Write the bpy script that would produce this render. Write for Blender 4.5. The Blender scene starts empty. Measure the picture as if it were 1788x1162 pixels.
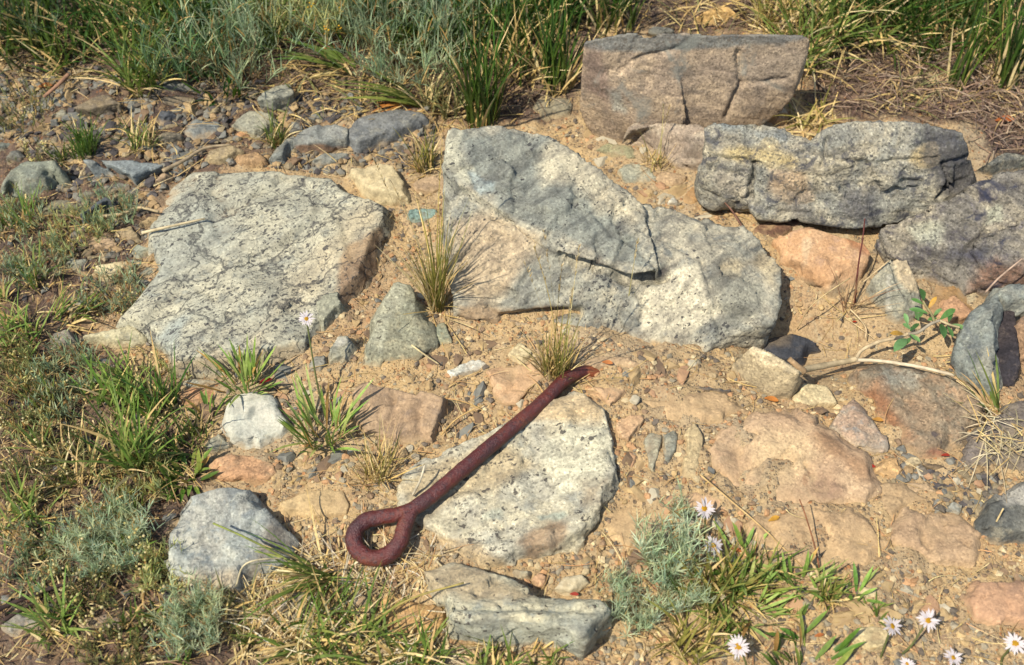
import bpy, bmesh, math, random
import numpy as np
from mathutils import Vector, Matrix

scene = bpy.context.scene
COL = scene.collection
rng = np.random.default_rng(7)
random.seed(7)

# ------------------------------------------------------------------ camera, sky, sun, exposure
PITCH = math.radians(50)
CAM = np.array([0.0, -1.7 * math.cos(PITCH), 1.7 * math.sin(PITCH)])
HALF = 0.8 / 1.7
cd = bpy.data.cameras.new('camera')
cam = bpy.data.objects.new('camera', cd)
COL.objects.link(cam)
cam.location = CAM
cam.rotation_euler = (math.pi / 2 - PITCH, 0, 0)
cd.sensor_width = 36
cd.lens = 18 / HALF
cd.clip_start = 0.05
cd.clip_end = 500
cd.dof.use_dof = True
cd.dof.focus_distance = 1.62
cd.dof.aperture_fstop = 4.5
scene.camera = cam

SUN_EL = math.radians(55)
SHDIR = np.array([1.0, 0.8]) / math.hypot(1, .8)      # the way shadows fall on the ground
w = bpy.data.worlds.new('World')
scene.world = w
w.use_nodes = True
nt = w.node_tree
sky = nt.nodes.new('ShaderNodeTexSky')
sky.sky_type = 'NISHITA'
sky.sun_disc = False
sky.sun_elevation = SUN_EL
sky.sun_rotation = math.atan2(-SHDIR[0], -SHDIR[1])
bg = nt.nodes['Background']
bg.inputs['Strength'].default_value = 0.13
nt.links.new(sky.outputs[0], bg.inputs[0])
sl = bpy.data.lights.new('sun', 'SUN')
sl.energy = 4.6
sl.angle = math.radians(0.53)
sl.color = (1.0, 0.92, 0.80)
sun = bpy.data.objects.new('sun', sl)
COL.objects.link(sun)
sun.location = (-3, -2, 4)
d = Vector((SHDIR[0] * math.cos(SUN_EL), SHDIR[1] * math.cos(SUN_EL), -math.sin(SUN_EL)))
sun.rotation_euler = d.to_track_quat('-Z', 'Y').to_euler()
vs = scene.view_settings
vs.view_transform = 'Standard'
vs.look = 'None'
vs.exposure = 0.58
vs.gamma = 1
vs.use_curve_mapping = False
scene.render.engine = 'CYCLES'
scene.cycles.max_bounces = 5
scene.cycles.diffuse_bounces = 3

# ------------------------------------------------------------------ helpers: photo pixel <-> place
FW = np.array([0, math.cos(PITCH), -math.sin(PITCH)])
UP = np.array([0, math.sin(PITCH), math.cos(PITCH)])


def ray(px, py):
    u = (np.asarray(px, float) - 894) / 894 * HALF
    v = -(np.asarray(py, float) - 581) / 894 * HALF
    return FW + u[..., None] * np.array([1., 0, 0]) + v[..., None] * UP


def PZ(px, py, z):
    r = ray(px, py)
    t = (np.asarray(z) - CAM[2]) / r[..., 2]
    return CAM + r * t[..., None]


def project(p):
    q = p - CAM
    dep = q @ FW
    return 894 + q[..., 0] / dep * 894 / HALF, 581 - (q @ UP) / dep * 894 / HALF


def _h(ix, iy, iz, s):
    h = (ix.astype(np.uint32) * np.uint32(374761393) + iy.astype(np.uint32) * np.uint32(668265263)
         + iz.astype(np.uint32) * np.uint32(2147483647) + np.uint32(s) * np.uint32(1274126177))
    h = (h ^ (h >> np.uint32(13))) * np.uint32(1274126177)
    h = h ^ (h >> np.uint32(16))
    return h


def perlin(p, s=0):
    i = np.floor(p).astype(np.int64)
    f = p - i
    u = f * f * f * (f * (f * 6 - 15) + 10)
    out = 0
    for dx in (0, 1):
        for dy in (0, 1):
            for dz in (0, 1):
                h = _h(i[:, 0] + dx, i[:, 1] + dy, i[:, 2] + dz, s)
                gx = (h & 255) / 127.5 - 1
                gy = ((h >> np.uint32(8)) & 255) / 127.5 - 1
                gz = ((h >> np.uint32(16)) & 255) / 127.5 - 1
                wt = (u[:, 0] if dx else 1 - u[:, 0]) * (u[:, 1] if dy else 1 - u[:, 1]) * (u[:, 2] if dz else 1 - u[:, 2])
                out = out + wt * (gx * (f[:, 0] - dx) + gy * (f[:, 1] - dy) + gz * (f[:, 2] - dz))
    return out


def fbm(p, s=0, oct=3):
    a, o = 1.0, 0
    for k in range(oct):
        o = o + a * perlin(p * 2 ** k, s + k)
        a *= .5
    return o


def sstep(x, a, b):
    t = np.clip((x - a) / (b - a), 0, 1)
    return t * t * (3 - 2 * t)


HOLLOW = PZ(np.array(1420.), np.array(585.), np.array(0.))


def ground_z(x, y):
    """slow shape of the ground"""
    x = np.asarray(x, float)
    y = np.asarray(y, float)
    z = .10 * sstep(y, .35, 1.05)
    z = z - .045 * np.exp(-((x - HOLLOW[0]) / .11) ** 2 - ((y - HOLLOW[1]) / .075) ** 2)
    z = z + .012 * np.sin(x * 5.1 + 1.3) * np.cos(y * 6.3 + .4) + .006 * np.sin(x * 13 + y * 9)
    return z


def PG(px, py):
    """photo pixel -> point on the ground"""
    px = np.asarray(px, float)
    py = np.asarray(py, float)
    z = np.zeros(px.shape)
    for _ in range(12):
        p = PZ(px, py, z)
        z = .5 * z + .5 * ground_z(p[..., 0], p[..., 1])
    p = PZ(px, py, z)
    return p


def mpp(px, py):
    a = PG(px, py)
    b = PG(px + 20, py)
    return np.linalg.norm(a - b) / 20


def poly_sd(x, y, poly):
    """signed distance to a polygon, negative inside"""
    poly = np.asarray(poly, float)
    d = np.full(x.shape, 1e18)
    ins = np.zeros(x.shape, bool)
    n = len(poly)
    for k in range(n):
        ax, ay = poly[k]
        bx, by = poly[(k + 1) % n]
        ex, ey = bx - ax, by - ay
        t = np.clip(((x - ax) * ex + (y - ay) * ey) / (ex * ex + ey * ey + 1e-12), 0, 1)
        d = np.minimum(d, (x - ax - ex * t) ** 2 + (y - ay - ey * t) ** 2)
        c = ((ay > y) != (by > y)) & (x < (bx - ax) * (y - ay) / (by - ay + 1e-12) + ax)
        ins ^= c
    d = np.sqrt(d)
    return np.where(ins, -d, d)


def line_d(x, y, pl):
    d = np.full(x.shape, 1e18)
    for k in range(len(pl) - 1):
        ax, ay = pl[k]
        bx, by = pl[k + 1]
        ex, ey = bx - ax, by - ay
        t = np.clip(((x - ax) * ex + (y - ay) * ey) / (ex * ex + ey * ey + 1e-12), 0, 1)
        d = np.minimum(d, (x - ax - ex * t) ** 2 + (y - ay - ey * t) ** 2)
    return np.sqrt(d)


# ------------------------------------------------------------------ colours
KC = np.array([.61, .595, .56])


def S(r, g, b, k=1.0):
    """albedo of a thing that shows this colour in full sun"""
    c = np.array([r, g, b]) / 255
    c = np.where(c <= .04045, c / 12.92, ((c + .055) / 1.055) ** 2.4)
    return tuple(np.clip(c * KC * k, 0, .85))


# ------------------------------------------------------------------ mesh and object helpers
def mk_mesh(name, V, F, C=None, smooth=True, cname='col'):
    V = np.asarray(V, np.float32)
    me = bpy.data.meshes.new(name)
    if not isinstance(F, list):
        F = [F]
    F = [np.asarray(f, np.int32) for f in F if len(f)]
    me.vertices.add(len(V))
    me.vertices.foreach_set('co', V.ravel())
    lv = np.concatenate([f.ravel() for f in F])
    cnt = np.concatenate([np.full(len(f), f.shape[1], np.int32) for f in F])
    me.loops.add(len(lv))
    me.loops.foreach_set('vertex_index', lv)
    me.polygons.add(len(cnt))
    st = np.concatenate([[0], np.cumsum(cnt)[:-1]]).astype(np.int32)
    me.polygons.foreach_set('loop_start', st)
    me.polygons.foreach_set('loop_total', cnt)
    me.update(calc_edges=True)
    me.polygons.foreach_set('use_smooth', np.full(len(cnt), smooth))
    if C is not None:
        add_col(me, C, cname)
    return me


def add_col(me, C, name='col'):
    C = np.asarray(C, np.float32)
    if C.shape[1] == 3:
        C = np.concatenate([C, np.ones((len(C), 1), np.float32)], 1)
    a = me.attributes.new(name, 'FLOAT_COLOR', 'POINT')
    a.data.foreach_set('color', C.ravel())


def link(name, me, mat=None, parent=None, loc=(0, 0, 0)):
    o = bpy.data.objects.new(name, me)
    COL.objects.link(o)
    o.location = loc
    if mat is not None and me is not None and len(me.materials) == 0:
        me.materials.append(mat)
    if parent is not None:
        o.parent = parent
    return o


def tag(o, label=None, cat=None, group=None, kind=None):
    for k, v in (('label', label), ('category', cat), ('group', group), ('kind', kind)):
        if v:
            o[k] = v
    return o


# ------------------------------------------------------------------ materials
class NB:
    def __init__(s, name):
        s.m = bpy.data.materials.new(name)
        s.m.use_nodes = True
        s.t = s.m.node_tree
        s.p = s.t.nodes['Principled BSDF']

    def n(s, typ, ins=None, **kw):
        x = s.t.nodes.new('ShaderNode' + typ)
        for k, v in kw.items():
            setattr(x, k, v)
        for k, v in (ins or {}).items():
            s.set(x, k, v)
        return x

    def set(s, x, k, v):
        i = x.inputs[k]
        if isinstance(v, bpy.types.NodeSocket):
            s.t.links.new(v, i)
        elif isinstance(v, bpy.types.Node):
            s.t.links.new(v.outputs[0], i)
        else:
            if i.type == 'RGBA' and len(v) == 3:
                v = (*v, 1)
            i.default_value = v

    def mix(s, f, a, b, mode='MIX'):
        x = s.n('Mix', data_type='RGBA', blend_type=mode)
        s.set(x, 0, f)
        s.set(x, 6, a)
        s.set(x, 7, b)
        return x.outputs[2]

    def mth(s, op, a, b=0.0, c=None):
        x = s.n('Math', {0: a, 1: b}, operation=op)
        if c is not None:
            s.set(x, 2, c)
        return x.outputs[0]

    def ramp(s, v, a, b):
        return s.n('MapRange', {'Value': v, 'From Min': a, 'From Max': b}, interpolation_type='SMOOTHSTEP').outputs[0]

    def noise(s, vec, scale, detail=4, rough=.55, dist=0.0):
        return s.n('TexNoise', {'Vector': vec, 'Scale': scale, 'Detail': detail, 'Roughness': rough, 'Distortion': dist}).outputs[0]


_mats = {}


def rock_mat(cols, rot=(0, 0, 0), stretch=(1, 1, 1), streak=.35, specks=None, cracks=None, dark=(.03, .03, .035), grain=.5, bump=.6,
             blot=None, soil=.5):
    key = repr((cols, rot, stretch, streak, specks, cracks, dark, grain, bump, blot, soil))
    if key in _mats:
        return _mats[key]
    b = NB('stone_surface')
    tc = b.n('TexCoord').outputs['Object']
    oi = b.n('ObjectInfo').outputs['Random']
    off = b.n('VectorMath', {0: tc, 1: b.n('CombineXYZ', {0: b.mth('MULTIPLY', oi, 7.), 1: b.mth('MULTIPLY', oi, 13.), 2: oi})}, operation='ADD').outputs[0]
    st = b.n('Mapping', {'Vector': off, 'Rotation': rot, 'Scale': tuple(1 / q for q in stretch)}, vector_type='TEXTURE').outputs[0]
    st2 = b.n('Mapping', {'Vector': off, 'Rotation': rot, 'Scale': tuple((1 / q) ** .45 for q in stretch)}, vector_type='TEXTURE').outputs[0]
    c1, c2, c3 = cols
    n1 = b.noise(off, 11, 6, .65, .6)
    n2 = b.noise(off, 34, 7, .7, .3)
    n3 = b.noise(off, 240, 4, .65)
    n4 = b.noise(st, 42, 6, .65, .4)
    col = b.mix(b.ramp(n1, .40, .60), c1, c2)
    col = b.mix(b.ramp(n2, .50, .66), col, c3)
    # patches recorded on the mesh (mineral bands, lichen, dust, painted recess shade), each with its own colour
    at = b.n('Attribute', attribute_name='patch')
    col = b.mix(at.outputs['Alpha'], col, b.mix(b.ramp(n2, .35, .7), at.outputs['Color'], b.mix(.15, at.outputs['Color'], c2)))
    # grain of the stone
    g = b.mth('ADD', b.mth('MULTIPLY', b.ramp(n3, .25, .75), grain), 1 - grain * .5)
    s_ = b.mth('ADD', b.mth('MULTIPLY', b.ramp(n4, .3, .62), streak), 1 - streak * .6)
    col = b.mix(1.0, col, b.n('CombineColor', {0: g, 1: g, 2: g}), 'MULTIPLY')
    col = b.mix(1.0, col, b.n('CombineColor', {0: s_, 1: s_, 2: b.mth('POWER', s_, .92)}), 'MULTIPLY')
    # fine crystals, dark and pale
    vo = b.n('TexVoronoi', {'Vector': off, 'Scale': 330})
    vc = b.n('SeparateColor', {0: vo.outputs['Color']})
    col = b.mix(b.mth('MULTIPLY', b.mth('GREATER_THAN', vc.outputs[0], .84), .42 * grain * 2), col, tuple(np.array(c1) * .35))
    col = b.mix(b.mth('MULTIPLY', b.mth('GREATER_THAN', vc.outputs[1], .88), .35 * grain * 2), col, b.mix(1.0, col, (1.75, 1.75, 1.7), 'MULTIPLY'))
    h = b.mth('ADD', b.mth('MULTIPLY', n2, .5), b.mth('ADD', b.mth('MULTIPLY', n3, .35), b.mth('MULTIPLY', n4, .55)))
    if blot:
        nb = b.noise(off, blot[1], 5, .62, .8)
        col = b.mix(b.mth('MULTIPLY', b.ramp(nb, blot[2], blot[2] + .12), blot[3]), col, blot[0])
    if specks:
        sc, size, dens = specks[:3]
        dv = b.n('VectorMath', {0: st2, 1: b.n('VectorMath', {0: b.n('TexNoise', {'Vector': off, 'Scale': 110., 'Detail': 3.}).outputs['Color'], 1: (.016, .016, .016)}, operation='MULTIPLY')}, operation='ADD').outputs[0]
        v = b.n('TexVoronoi', {'Vector': dv, 'Scale': sc})
        ch = b.n('SeparateColor', {0: v.outputs['Color']})
        area = b.noise(off, 9, 3, .6, .3)
        thr = b.mth('MULTIPLY', b.mth('SUBTRACT', b.ramp(area, .36, .66), b.mth('SUBTRACT', 1., dens)), 1.3)
        thr = b.mth('MULTIPLY', thr, b.mth('SUBTRACT', 1., b.mth('MULTIPLY', at.outputs['Alpha'], .6)))
        on = b.mth('LESS_THAN', ch.outputs[0], thr)
        rad = b.mth('MULTIPLY', b.mth('ADD', b.mth('MULTIPLY', ch.outputs[1], .8), .35), size)
        sp = b.mth('MULTIPLY', on, b.n('MapRange', {'Value': b.mth('SUBTRACT', rad, v.outputs['Distance']), 'From Min': -.03, 'From Max': .06}).outputs[0])
        v2 = b.n('TexVoronoi', {'Vector': dv, 'Scale': sc * 2.1})
        c2_ = b.n('SeparateColor', {0: v2.outputs['Color']})
        sp2 = b.mth('MULTIPLY', b.mth('LESS_THAN', c2_.outputs[0], b.mth('MULTIPLY', thr, .75)), b.ramp(b.mth('SUBTRACT', b.mth('MULTIPLY', c2_.outputs[1], size * 1.3), v2.outputs['Distance']), -.05, .08))
        sp = b.mth('MAXIMUM', sp, b.mth('MULTIPLY', sp2, .8))
        col = b.mix(b.mth('MULTIPLY', sp, .86), col, dark)
        h = b.mth('ADD', h, b.mth('MULTIPLY', sp, .25))
    if cracks:
        sc, wd, lo = cracks
        dv = b.n('VectorMath', {0: st, 1: b.n('VectorMath', {0: b.n('TexNoise', {'Vector': off, 'Scale': 30., 'Detail': 4.}).outputs['Color'], 1: (.055, .055, .055)}, operation='MULTIPLY')}, operation='ADD').outputs[0]
        v = b.n('TexVoronoi', {'Vector': dv, 'Scale': sc}, feature='DISTANCE_TO_EDGE')
        ar = b.ramp(b.noise(off, 13, 4, .6), lo, lo + .1)
        v3 = b.n('TexVoronoi', {'Vector': dv, 'Scale': sc * 2.7}, feature='DISTANCE_TO_EDGE')
        ar3 = b.ramp(b.noise(off, 17, 4, .6), lo + .06, lo + .16)
        k3 = b.mth('MULTIPLY', ar3, b.n('MapRange', {'Value': v3.outputs['Distance'], 'From Min': wd * 1.5, 'From Max': 0.0}).outputs[0])
        ck = b.mth('MAXIMUM', b.mth('MULTIPLY', k3, .6), b.mth('MULTIPLY', ar, b.n('MapRange', {'Value': v.outputs['Distance'], 'From Min': wd, 'From Max': 0.0}).outputs[0]))
        col = b.mix(b.mth('MULTIPLY', ck, .8), col, dark)
        h = b.mth('SUBTRACT', h, b.mth('MULTIPLY', ck, .8))
    # soil washed on to the foot of the stone
    du = b.n('Attribute', attribute_name='dust').outputs['Fac']
    dm = b.mth('MULTIPLY', b.ramp(b.mth('ADD', du, b.mth('MULTIPLY', b.mth('SUBTRACT', n2, .5), 1.4)), .45, .9), soil)
    col = b.mix(dm, col, SOIL)
    b.set(b.p, 'Base Color', col)
    b.set(b.p, 'Roughness', .88)
    b.set(b.p, 'Specular IOR Level', .22)
    bp = b.n('Bump', {'Height': h, 'Strength': bump, 'Distance': .006})
    b.set(b.p, 'Normal', bp)
    _mats[key] = b.m
    return b.m


SOIL = S(205, 177, 135)


def ground_mat():
    b = NB('soil')
    tc = b.n('TexCoord').outputs['Object']
    n1 = b.noise(tc, 7, 7, .65, .5)
    n2 = b.noise(tc, 45, 7, .7, .4)
    n3 = b.noise(tc, 260, 4, .7)
    sand = b.mix(b.ramp(n1, .36, .64), S(208, 179, 132), S(188, 166, 132))
    sand = b.mix(b.ramp(n2, .5, .68), sand, S(166, 138, 104))
    sand = b.mix(b.ramp(b.noise(tc, 17, 5, .65, .8), .60, .70), sand, S(196, 182, 150))
    nb_ = b.noise(tc, 3.6, 5, .6, .7)
    sand = b.mix(b.mth('MULTIPLY', b.ramp(nb_, .52, .66), .6), sand, S(190, 155, 118))
    sand = b.mix(b.mth('MULTIPLY', b.ramp(nb_, .46, .34), .6), sand, S(180, 166, 142))
    dark = b.mix(b.ramp(n1, .36, .64), S(120, 100, 86), S(94, 81, 75))
    dark = b.mix(b.ramp(n2, .48, .66), dark, S(164, 138, 106))
    dark = b.mix(b.ramp(b.noise(tc, 90, 5, .7), .55, .66), dark, S(82, 70, 62))
    at = b.n('Attribute', attribute_name='humus').outputs['Fac']
    col = b.mix(b.ramp(b.mth('ADD', at, b.mth('MULTIPLY', b.mth('SUBTRACT', n2, .5), .9)), .3, .7), sand, dark)
    # grit
    fine = b.n('Attribute', attribute_name='fine').outputs['Fac']
    hh = b.mth('MULTIPLY', n2, .6)
    for sc, am in ((150, .75), (330, .6)):
        v = b.n('TexVoronoi', {'Vector': tc, 'Scale': sc, 'Randomness': 1.})
        ch = b.n('SeparateColor', {0: v.outputs['Color']})
        on = b.mth('MULTIPLY', b.mth('LESS_THAN', ch.outputs[0], .42), b.ramp(v.outputs['Distance'], .55, .3))
        on = b.mth('MULTIPLY', on, b.mth('SUBTRACT', 1., b.mth('MULTIPLY', fine, .8)))
        gc = b.mix(b.ramp(ch.outputs[1], .35, .6), S(150, 138, 118), S(215, 190, 150))
        gc = b.mix(b.mth('GREATER_THAN', ch.outputs[2], .72), gc, S(92, 84, 78))
        gc = b.mix(b.mth('LESS_THAN', ch.outputs[2], .14), gc, S(190, 130, 85))
        gc = b.mix(b.mth('MULTIPLY', at, .45), gc, S(95, 82, 70))
        col = b.mix(b.mth('MULTIPLY', on, am), col, gc)
        hh = b.mth('ADD', hh, b.mth('MULTIPLY', on, .5))
    g = b.mth('ADD', b.mth('MULTIPLY', b.ramp(n3, .25, .75), .5), .72)
    col = b.mix(1., col, b.n('CombineColor', {0: g, 1: g, 2: g}), 'MULTIPLY')
    b.set(b.p, 'Base Color', col)
    b.set(b.p, 'Roughness', .95)
    b.set(b.p, 'Specular IOR Level', .12)
    b.set(b.p, 'Normal', b.n('Bump', {'Height': b.mth('ADD', hh, b.mth('MULTIPLY', n3, .5)), 'Strength': .7, 'Distance': .004}))
    return b.m


def leaf_mat(name, rough=.6, trans=.3, spec=.25):
    b = NB(name)
    at = b.n('Attribute', attribute_name='col').outputs['Color']
    tc = b.n('TexCoord').outputs['Object']
    n = b.noise(tc, 120, 3, .6)
    g = b.mth('ADD', b.mth('MULTIPLY', b.ramp(n, .3, .7), .4), .8)
    col = b.mix(1., at, b.n('CombineColor', {0: g, 1: g, 2: g}), 'MULTIPLY')
    b.set(b.p, 'Base Color', col)
    b.set(b.p, 'Roughness', rough)
    b.set(b.p, 'Specular IOR Level', spec)
    tr = b.n('BsdfTranslucent', {'Color': col})
    mx = b.n('MixShader', {0: trans, 1: b.p.outputs[0], 2: tr.outputs[0]})
    out = b.t.nodes['Material Output']
    b.t.links.new(mx.outputs[0], out.inputs[0])
    return b.m


def vcol_mat(name, grain=.5, rough=.9, scale=200):
    b = NB(name)
    at = b.n('Attribute', attribute_name='col').outputs['Color']
    tc = b.n('TexCoord').outputs['Object']
    n = b.noise(tc, scale, 5, .7, .3)
    g = b.mth('ADD', b.mth('MULTIPLY', b.ramp(n, .25, .75), grain), 1 - grain * .5)
    col = b.mix(1., at, b.n('CombineColor', {0: g, 1: g, 2: g}), 'MULTIPLY')
    b.set(b.p, 'Base Color', col)
    b.set(b.p, 'Roughness', rough)
    b.set(b.p, 'Specular IOR Level', .2)
    b.set(b.p, 'Normal', b.n('Bump', {'Height': n, 'Strength': .5, 'Distance': .002}))
    return b.m


def rust_mat():
    b = NB('rusted_iron')
    tc = b.n('TexCoord').outputs['Object']
    n1 = b.noise(tc, 28, 6, .65, .6)
    n2 = b.noise(tc, 150, 5, .7, .4)
    n3 = b.noise(tc, 420, 3, .6)
    n0 = b.noise(tc, 9, 5, .6, .8)
    col = b.mix(b.ramp(n1, .38, .62), S(94, 37, 34), S(114, 48, 38))
    col = b.mix(b.mth('MULTIPLY', b.ramp(b.mth('ADD', b.mth('MULTIPLY', n0, .7), b.mth('MULTIPLY', n2, .3)), .52, .60), .75), col, S(146, 84, 54))
    col = b.mix(b.mth('MULTIPLY', b.ramp(n0, .46, .34), .75), col, S(72, 42, 46))
    col = b.mix(b.ramp(n2, .46, .66), col, S(74, 44, 48))
    col = b.mix(b.ramp(n2, .62, .74), col, S(124, 70, 56))
    tip = b.n('Attribute', attribute_name='tip').outputs['Fac']
    col = b.mix(b.ramp(b.mth('ADD', tip, b.mth('MULTIPLY', b.mth('SUBTRACT', n2, .5), .8)), .35, .8), col, S(170, 92, 52))
    b.set(b.p, 'Base Color', col)
    b.set(b.p, 'Roughness', b.mth('ADD', b.mth('MULTIPLY', n2, .4), .27))
    b.set(b.p, 'Specular IOR Level', .5)
    b.set(b.p, 'Normal', b.n('Bump', {'Height': b.mth('ADD', n2, b.mth('MULTIPLY', n3, .7)), 'Strength': .8, 'Distance': .003}))
    return b.m


M_GRASS = leaf_mat('grass_blade', .6, .42)
M_SAGE = leaf_mat('sage_leaf', .8, .45, .1)
M_LEAF = leaf_mat('leaf', .5, .32, .3)
M_STRAW = leaf_mat('dry_straw', .75, .2, .15)
M_PEB = vcol_mat('pebble_surface')
M_WOOD = vcol_mat('weathered_wood', .45, .8, 120)
M_PETAL = leaf_mat('petal', .6, .35, .15)
M_RUST = rust_mat()

# ------------------------------------------------------------------ the ground
def axis(a, b, step, far):
    core = np.arange(a, b + step / 2, step)
    r = [step]
    while sum(r) < far:
        r.append(r[-1] * 1.22)
    c = np.cumsum(r)
    return np.concatenate([core[0] - c[::-1], core, core[-1] + c])


gx = axis(-1.3, 1.3, .0045, 60)
gy = axis(-.72, 1.2, .0045, 60)
X, Y = np.meshgrid(gx, gy)
X = X.ravel()
Y = Y.ravel()
pts = np.stack([X, Y, np.zeros_like(X)], 1)
near = np.exp(-np.maximum(0, np.maximum(np.abs(X) - 1.6, np.abs(Y - .2) - 1.4)) / 1.0)
hum_px = [(-900, 250), (-500, -200), (1000, -200), (1000, 90), (1010, 200), (850, 225), (760, 222), (600, 195), (480, 275), (300, 330), (262, 420), (235, 500), (130, 560), (290, 680),
          (365, 820), (300, 920), (330, 1060), (430, 1120), (600, 1200), (600, 1500), (-900, 1500)]
hp = [tuple(PG(float(a), float(b))[:2]) for a, b in hum_px]
sd = poly_sd(X, Y, hp) + .05 * fbm(pts * 9, 3)
humus = sstep(-sd, -.06, .06)
hp2 = [tuple(PG(float(a), float(b))[:2]) for a, b in
       [(960, -240), (960, 110), (1000, 190), (1050, 60), (1420, 60), (1400, 200), (1450, 205), (1700, 230), (1760, 340), (2300, 400), (2300, -240)]]
humus = np.maximum(humus, sstep(-(poly_sd(X, Y, hp2) + .04 * fbm(pts * 9, 5)), -.05, .05))
humus = np.maximum(humus, sstep(np.hypot(X, Y), 1.9, 3.2))
fine = np.exp(-((X - HOLLOW[0]) / .13) ** 2 - ((Y - HOLLOW[1]) / .10) ** 2)
Z = ground_z(X, Y) * near
rough = 1.35 * (.0065 * fbm(pts * 22, 11, 3) + .0035 * np.abs(fbm(pts * 60, 15, 3)) + .0012 * perlin(pts * 170, 21))
clod = np.clip(perlin(pts * 45, 33) - .15, 0, 1) * .010
Z = Z + (rough * (1 - .75 * fine) + clod * (1 - fine)) * near * (1 + .5 * humus)
n_x, n_y = len(gx), len(gy)
ii = np.arange(n_x * n_y).reshape(n_y, n_x)
Q = np.stack([ii[:-1, :-1], ii[:-1, 1:], ii[1:, 1:], ii[1:, :-1]], -1).reshape(-1, 4)
gm = mk_mesh('ground', np.stack([X, Y, Z], 1), Q)
for nm, val in (('humus', humus), ('fine', fine)):
    a = gm.attributes.new(nm, 'FLOAT', 'POINT')
    a.data.foreach_set('value', val.astype(np.float32))
ground = link('ground', gm, ground_mat())
tag(ground, 'tan sandy soil with grit between the stones', kind='structure')

# ------------------------------------------------------------------ stones
OUTLINES = []
RSEED = [100]


def finish_rock(name, label, cat, bm, cols, vox=.004, disp=1.0, facets=0, patches=(), cracks=(), smooth=2, style=None, group=None, strata=None, dusth=.03, chips=0.045):
    RSEED[0] += 1
    seed = RSEED[0]
    r = np.random.default_rng(seed)
    bmesh.ops.recalc_face_normals(bm, faces=bm.faces)
    me = bpy.data.meshes.new(name)
    bm.to_mesh(me)
    bm.free()
    ob = bpy.data.objects.new('tmp', me)
    COL.objects.link(ob)
    m = ob.modifiers.new('r', 'REMESH')
    m.mode = 'VOXEL'
    m.voxel_size = vox
    if smooth:
        m2 = ob.modifiers.new('s', 'SMOOTH')
        m2.factor = .5
        m2.iterations = smooth
    dg = bpy.context.evaluated_depsgraph_get()
    out = bpy.data.meshes.new_from_object(ob.evaluated_get(dg))
    bpy.data.objects.remove(ob)
    bpy.data.meshes.remove(me)
    n = len(out.vertices)
    V = np.empty(n * 3, np.float32)
    out.vertices.foreach_get('co', V)
    V = V.reshape(-1, 3).astype(float)
    N = np.empty(n * 3, np.float32)
    out.vertices.foreach_get('normal', N)
    N = N.reshape(-1, 3).astype(float)
    c = V.mean(0)
    size = np.ptp(V, 0)
    # flat breaks: cut shallow planes off the corners
    for k in range(facets):
        dirv = r.normal(size=3)
        dirv[2] = abs(dirv[2]) * .7 + .05
        dirv /= np.linalg.norm(dirv)
        pr = (V - c) @ dirv
        lim = pr.max() * r.uniform(.86, .97)
        over = np.maximum(0, pr - lim)
        V -= over[:, None] * dirv * .92
    if chips:
        # broken faces: every vertex leans to the plane of its nearest fracture seed
        ns = int(np.clip(3.0 * size[0] * size[1] / (chips * min(1, size[:2].max() / .12)) ** 2, 5, 160))
        si = r.integers(n, size=ns)
        sn = N[si] + r.normal(0, .20, (ns, 3))
        sn /= np.linalg.norm(sn, axis=1)[:, None]
        sp_ = V[si]
        Vj = V + .010 * np.stack([perlin(V * 40, seed + q_) for q_ in (61, 62, 63)], 1)
        best = np.full(n, 1e9)
        bi = np.zeros(n, int)
        for q_ in range(ns):
            dd = ((Vj - sp_[q_]) ** 2).sum(1)
            mk = dd < best
            best[mk] = dd[mk]
            bi[mk] = q_
        off_ = ((sp_[bi] - V) * sn[bi]).sum(1)
        same = (N * sn[bi]).sum(1) > .5
        lim_ = .0055 * min(1, size[:2].min() / .10)
        V = V + sn[bi] * (np.clip(off_ * .8, -lim_, lim_) * same)[:, None]
    sm = min(1.0, size[:2].min() / .16)
    a = disp * sm
    d = .006 * a * fbm(V * 11, seed, 2) + .0035 * a * fbm(V * 34, seed + 9, 3) + .0016 * disp * fbm(V * 110, seed + 17, 2)
    st = np.clip(np.abs(perlin(V * np.array([16, 16, 16.]), seed + 31)) - .02, 0, .3)
    d += .005 * a * (st - .1)
    if strata:
        ax, f, amp = strata
        ax = np.array(ax, float)
        ax /= np.linalg.norm(ax)
        s = V @ ax * f + 1.1 * fbm(V * 7, seed + 41, 2)
        tri = np.abs((s % 1) - .5) * 2
        d += amp * (np.clip(tri * 3, 0, 1) - .7) * (.5 + .8 * np.clip(perlin(V * 9, seed + 43) + .4, 0, 1))
    V = V + N * d[:, None]
    px, py = project(V)
    for pl, wd, dp in cracks:
        q = line_d(px + 5 * perlin(V * 50, seed + 3), py + 5 * perlin(V * 50, seed + 4), pl)
        V -= N * (dp * np.clip(1 - q / wd, 0, 1) ** .8)[:, None]
    PC = np.zeros((n, 4), np.float32)
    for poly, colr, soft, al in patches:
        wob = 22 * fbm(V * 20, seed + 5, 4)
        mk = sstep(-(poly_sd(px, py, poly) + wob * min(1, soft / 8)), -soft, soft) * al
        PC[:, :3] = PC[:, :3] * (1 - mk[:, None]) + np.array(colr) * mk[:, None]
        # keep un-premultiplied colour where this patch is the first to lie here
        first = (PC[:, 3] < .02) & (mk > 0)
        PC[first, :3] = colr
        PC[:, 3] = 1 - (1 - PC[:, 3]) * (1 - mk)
    gz = ground_z(V[:, 0], V[:, 1])
    dust = np.clip(1 - (V[:, 2] - gz) / dusth, 0, 1)
    o0 = np.array([c[0], c[1], float(ground_z(c[0], c[1]))])
    out.vertices.foreach_set('co', (V - o0).astype(np.float32).ravel())
    add_col(out, PC, 'patch')
    at = out.attributes.new('dust', 'FLOAT', 'POINT')
    at.data.foreach_set('value', dust.astype(np.float32))
    out.polygons.foreach_set('use_smooth', np.ones(len(out.polygons), bool))
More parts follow.
